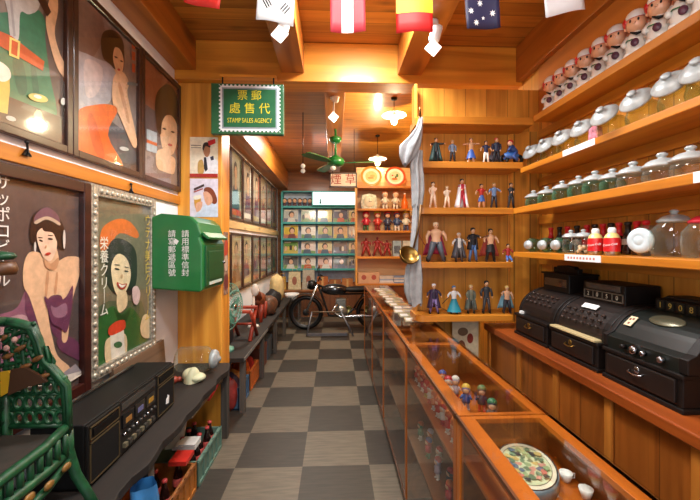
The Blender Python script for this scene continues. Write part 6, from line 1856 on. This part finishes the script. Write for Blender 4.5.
# tobacco sign
ty = 5.0
a_, c_ = onY(329.5, 172.5, ty), onY(357, 187.5, ty)
sg2 = thing('hanging_sign', 'white hanging sign with two red characters in a dark frame', 'sign', ((a_.x + c_.x) / 2, ty, c_.z))
f_ = MB(); bw_ = .018
MB().box(a_.x + bw_, ty - .006, c_.z + bw_, c_.x - bw_, ty + .015, a_.z - bw_).build('board', col((226, 214, 200), .5), sg2)
f_.box(a_.x, ty - .012, c_.z, c_.x, ty + .02, c_.z + bw_).box(a_.x, ty - .012, a_.z - bw_, c_.x, ty + .02, a_.z).box(a_.x, ty - .012, c_.z, a_.x + bw_, ty + .02, a_.z).box(c_.x - bw_, ty - .012, c_.z, c_.x, ty + .02, a_.z)
f_.build('frame', M_frame, sg2)
text('lettering', '煙 草', .155, col((160, 12, 18), .6), sg2, T(((a_.x + c_.x) / 2, ty - .008, (a_.z + c_.z) / 2)) @ FACE_CAM)
for x in (a_.x + .04, c_.x - .04):
    MB().tube([(x, ty, a_.z), (x, ty, ZC if x > .1 or x < -.1 else 2.9)], .004, 6).build('chain', M_black, sg2)
# small twin bulbs left of the fan
tl = thing('twin_spot', 'pair of small dim round lamps on the dark ceiling left of the fan', 'lamp', (-.40, 4.4, 2.55))
p1 = onY(303, 166, 4.4); p2 = onY(303, 171, 4.4)
MB().tube([(p1.x, 4.4, ZC), (p1.x, 4.4, p1.z)], .005, 6).build('stem', M_black, tl)
for p in (p1, p2): MB().ell(p, (.028, .028, .028), 12, 8).build('bulb', col((200, 196, 186), .3, emit=.3, var=0), tl)

def spot(px, py0, py1, d, lab, ztop, energy, target, box_px=None):
    x = (px - 334.5) * d / F; y = d - x * SN
    z0, z1 = EYE + (CY - py1) * d / F, EYE + (CY - py0) * d / F
    t = thing('spot_lamp', lab, 'lamp', (x, y, z0))
    zc = z1
    MB().lathe([(0, ztop - .015), (.035, ztop - .015), (.04, ztop), (0, ztop)], 16, 0, T((x, y, 0))).tube([(x, y, ztop), (x, y, zc - .01)], .009, 8).build('mount', M_white, t)
    MB().lathe([(0, .0), (.03, 0), (.034, .015), (.034, .075), (.028, .09), (0, .09)], 18, 0, MT((x + .008, y, zc - .06), (R(20), R(12), 0))).build('lamp_head', M_white, t)
    s_ = .052
    zz_ = z0 + s_
    MB().prism([(x - .005 + s_ * math.cos(R(q)), zz_ + s_ * math.sin(R(q))) for q in (5, 95, 185, 275)], 'y', y - .045, y - .03).build('lit_lens', col((255, 250, 240), .5, emit=1.6, var=0), t, bevel=.004)
    MB().tube([(x, y, zc - .06), (x - .003, y - .03, zz_ + s_ * .7)], .01, 8).build('arm', M_white, t)
    l = bpy.data.lights.new('spot_light', 'SPOT'); l.energy = energy; l.spot_size = R(95); l.spot_blend = .7; l.color = (1, .95, .86); l.shadow_soft_size = .04
    lo = bpy.data.objects.new('spot_light', l); COL.objects.link(lo); lo.location = (x, y - .08, zz_ - .02)
    lo.rotation_euler = (Vector(target) - lo.location).to_track_quat('-Z', 'Y').to_euler()
spot(281.5, 22, 47, 2.15, 'white spot lamp on the left front beam below the white flag with black bars', 2.855, 26, (-1.1, 2.2, 1.4))
spot(432, 32, 60, 2.2, 'white spot lamp on the right front beam below the red and yellow flag', 2.855, 26, (1.2, 1.9, 1.5))
spot(334, 96, 124, 3.45, 'white spot lamp on the dark centre beam in front of the green fan', 2.9, 14, (-.6, 5.2, .8))

# flags on a cord
fl_y = 1.5
cord = MB()
cord.tube([(XL + .14, fl_y + .02, 2.86)] + [(-1.0 + .3 * i, fl_y, 2.66 + .06 * abs(i - 4) / 4) for i in range(9)] + [(1.475, fl_y + .02, 2.83)], .003, 6)
single(cord, 'flag_cord', M_white, 'thin cord strung across the front ceiling carrying the paper flags', 'cord')
def flag(pxa, pya, pxb, pyb, lab, draw, H=.27, tilt=0):
    """a small paper flag; bottom corners at (pxa, pya) and (pxb, pyb); draw(u, v) shapes, u left to right, v bottom to top"""
    a, c = onY(pxa, pya, fl_y), onY(pxb, pyb, fl_y)
    du = c - a
    t = thing('paper_flag', lab, 'flag', ((a + c) / 2), 0, 'paper flags hanging across the front ceiling')
    nrm = Vector((0, -1, 0))
    def P(u, v, h):
        w = .010 * math.sin(u * 4 + a.x * 9) * (1 - v)
        return a + du * u + Vector((0, w, 0)) + Vector((-du.z * .9, 0, H)) * v + nrm * h
    b = MB(); rows = [[P(i / 10, j / 6, 0) for i in range(11)] for j in range(7)]
    b.sheet(rows); b.build('sheet', col(draw[0], .5, var=.03), t, solid=.0008)
    for col_, pts in draw[1:]:
        m_ = MB()
        n_ = 8
        # fine grid over the shape's strips keeps it on the curved sheet
        tri = tessellate_polygon([[Vector((p[0], p[1], 0)) for p in pts]])
        vs = [Vector(p) for p in pts]
        for f in tri:
            q = [vs[i] for i in f]
            for i in range(n_):
                for j in range(n_ - i):
                    g = lambda s, t2: q[0] + (q[1] - q[0]) * (s / n_) + (q[2] - q[0]) * (t2 / n_)
                    A1, B1, C1 = g(i, j), g(i + 1, j), g(i, j + 1)
                    m_.add([P(A1[0], A1[1], .0016), P(B1[0], B1[1], .0016), P(C1[0], C1[1], .0016)], [(0, 1, 2)])
                    if j < n_ - i - 1:
                        D1 = g(i + 1, j + 1)
                        m_.add([P(B1[0], B1[1], .0016), P(D1[0], D1[1], .0016), P(C1[0], C1[1], .0016)], [(0, 1, 2)])
        m_.build('emblem', col(col_, .5, var=.03), t)
    MB().tube([P(0, 1, 0), P(1, 1, 0)], .004, 6).build('top_hem', M_white, t)
def bars(cx, cy, ang, n=3):
    out = []
    for i in range(n):
        o = (i - 1) * .066
        c_, s_ = math.cos(ang), math.sin(ang)
        pts = [(-.12, o - .02), (.12, o - .02), (.12, o + .02), (-.12, o + .02)]
        out.append(((30, 32, 40), [(cx + (x * c_ - y * s_), cy + (x * s_ + y * c_) * .62) for x, y in pts]))
    return out
def star(cx, cy, r, c, n=7):
    return (c, [(cx + r * (1 if i % 2 == 0 else .45) * math.sin(PI * i / n), cy + r * .62 * (1 if i % 2 == 0 else .45) * math.cos(PI * i / n)) for i in range(2 * n)])
W_ = (236, 236, 234)
flag(183, 1, 220, 11, 'plain red paper flag, leftmost of the row by the left beam', [(206, 36, 24), star(.25, .75, .12, (230, 200, 60), 5)])
flag(256, 20, 293, 25.5, 'white paper flag with black bars in its lower corners', [(234, 236, 238)] + bars(.28, .27, R(-55)) + bars(.76, .24, R(55)) + bars(.28, .75, R(55)) + bars(.76, .75, R(-55)) + [((196, 40, 50), ellipse(.52, .52, .19, .12)), ((40, 70, 150), [(.33, .52), (.42, .47), (.52, .52), (.62, .57), (.71, .52), (.62, .42), (.52, .40), (.42, .42)])])
flag(330.5, 32, 365.5, 32, 'pink red paper flag with a white upright band', [(206, 60, 74), (W_, [(.32, 0), (.66, 0), (.66, 1), (.32, 1)])])
flag(396.5, 32.5, 433, 32.5, 'red and yellow striped paper flag', [(206, 30, 30), ((236, 196, 40), [(0, .30), (1, .30), (1, .72), (0, .72)])])
flag(466, 30, 501, 27, 'navy blue paper flag with white stars', [(40, 40, 72), star(.44, .40, .09, W_), star(.16, .28, .09, W_), star(.80, .24, .09, W_), star(.52, .17, .055, W_, 5), star(.30, .10, .09, W_), (W_, [(.0, .60), (.5, .60), (.5, .64), (.0, .64)]), ((190, 40, 50), [(.0, .76), (.5, .76), (.5, .82), (.0, .82)])])
flag(547, 16.5, 584.5, 10, 'white paper flag at the right end, before the right wall beam', [(234, 236, 240), ((60, 90, 160), ellipse(.5, .7, .2, .12))])

# ================================================================== LIGHT
def area(name, loc, rot, sx, sy, e, c=(1, 1, 1), spread=180):
    l = bpy.data.lights.new(name, 'AREA'); l.shape = 'RECTANGLE'; l.size = sx; l.size_y = sy; l.energy = e; l.color = c; l.spread = R(spread)
    o = bpy.data.objects.new(name, l); COL.objects.link(o); o.location = loc; o.rotation_euler = rot
    return o
area('shopfront_daylight', (.1, YF - .05, 1.55), (R(90), 0, 0), 1.9, 1.8, 20, (.86, .93, 1))
area('unseen_front_light', (.1, .7, 3.06), (0, 0, 0), .9, .5, 44, (1, .96, .9))  # both front ceiling lights are unseen, with no fixture built
area('unseen_front_light', (.1, -.6, 3.06), (0, 0, 0), .9, .5, 20, (1, .96, .9))
area('back_room_fill', (-.45, 5.6, 3.06), (0, 0, 0), 5e-1, .5, 60, (1, .92, .8))  # added fill without a fixture, brightens the record rack and back wall
area('left_wall_fill', (.22, 2.15, 3.08), (0, 0, 0), .3, .3, 52, (.95, .98, 1))  # added unseen fill that brightens the left wall
l = bpy.data.lights.new('front_up_fill', 'POINT'); l.energy = 17; l.color = (1, .96, .88); l.shadow_soft_size = .1  # added unseen fill near the camera for beam, ceiling and flags
lo = bpy.data.objects.new('front_up_fill', l); COL.objects.link(lo); lo.location = (.05, .1, 2.25)
w = bpy.data.worlds.new('world'); scene.world = w
w.use_nodes = True
w.node_tree.nodes['Background'].inputs[0].default_value = (.75, .85, 1, 1)
w.node_tree.nodes['Background'].inputs[1].default_value = .3
scene.view_settings.exposure = 0.14
scene.cycles.use_denoising = True
scene.cycles.transparent_max_bounces = 24
scene.cycles.max_bounces = 8
scene.cycles.sample_clamp_indirect = 4
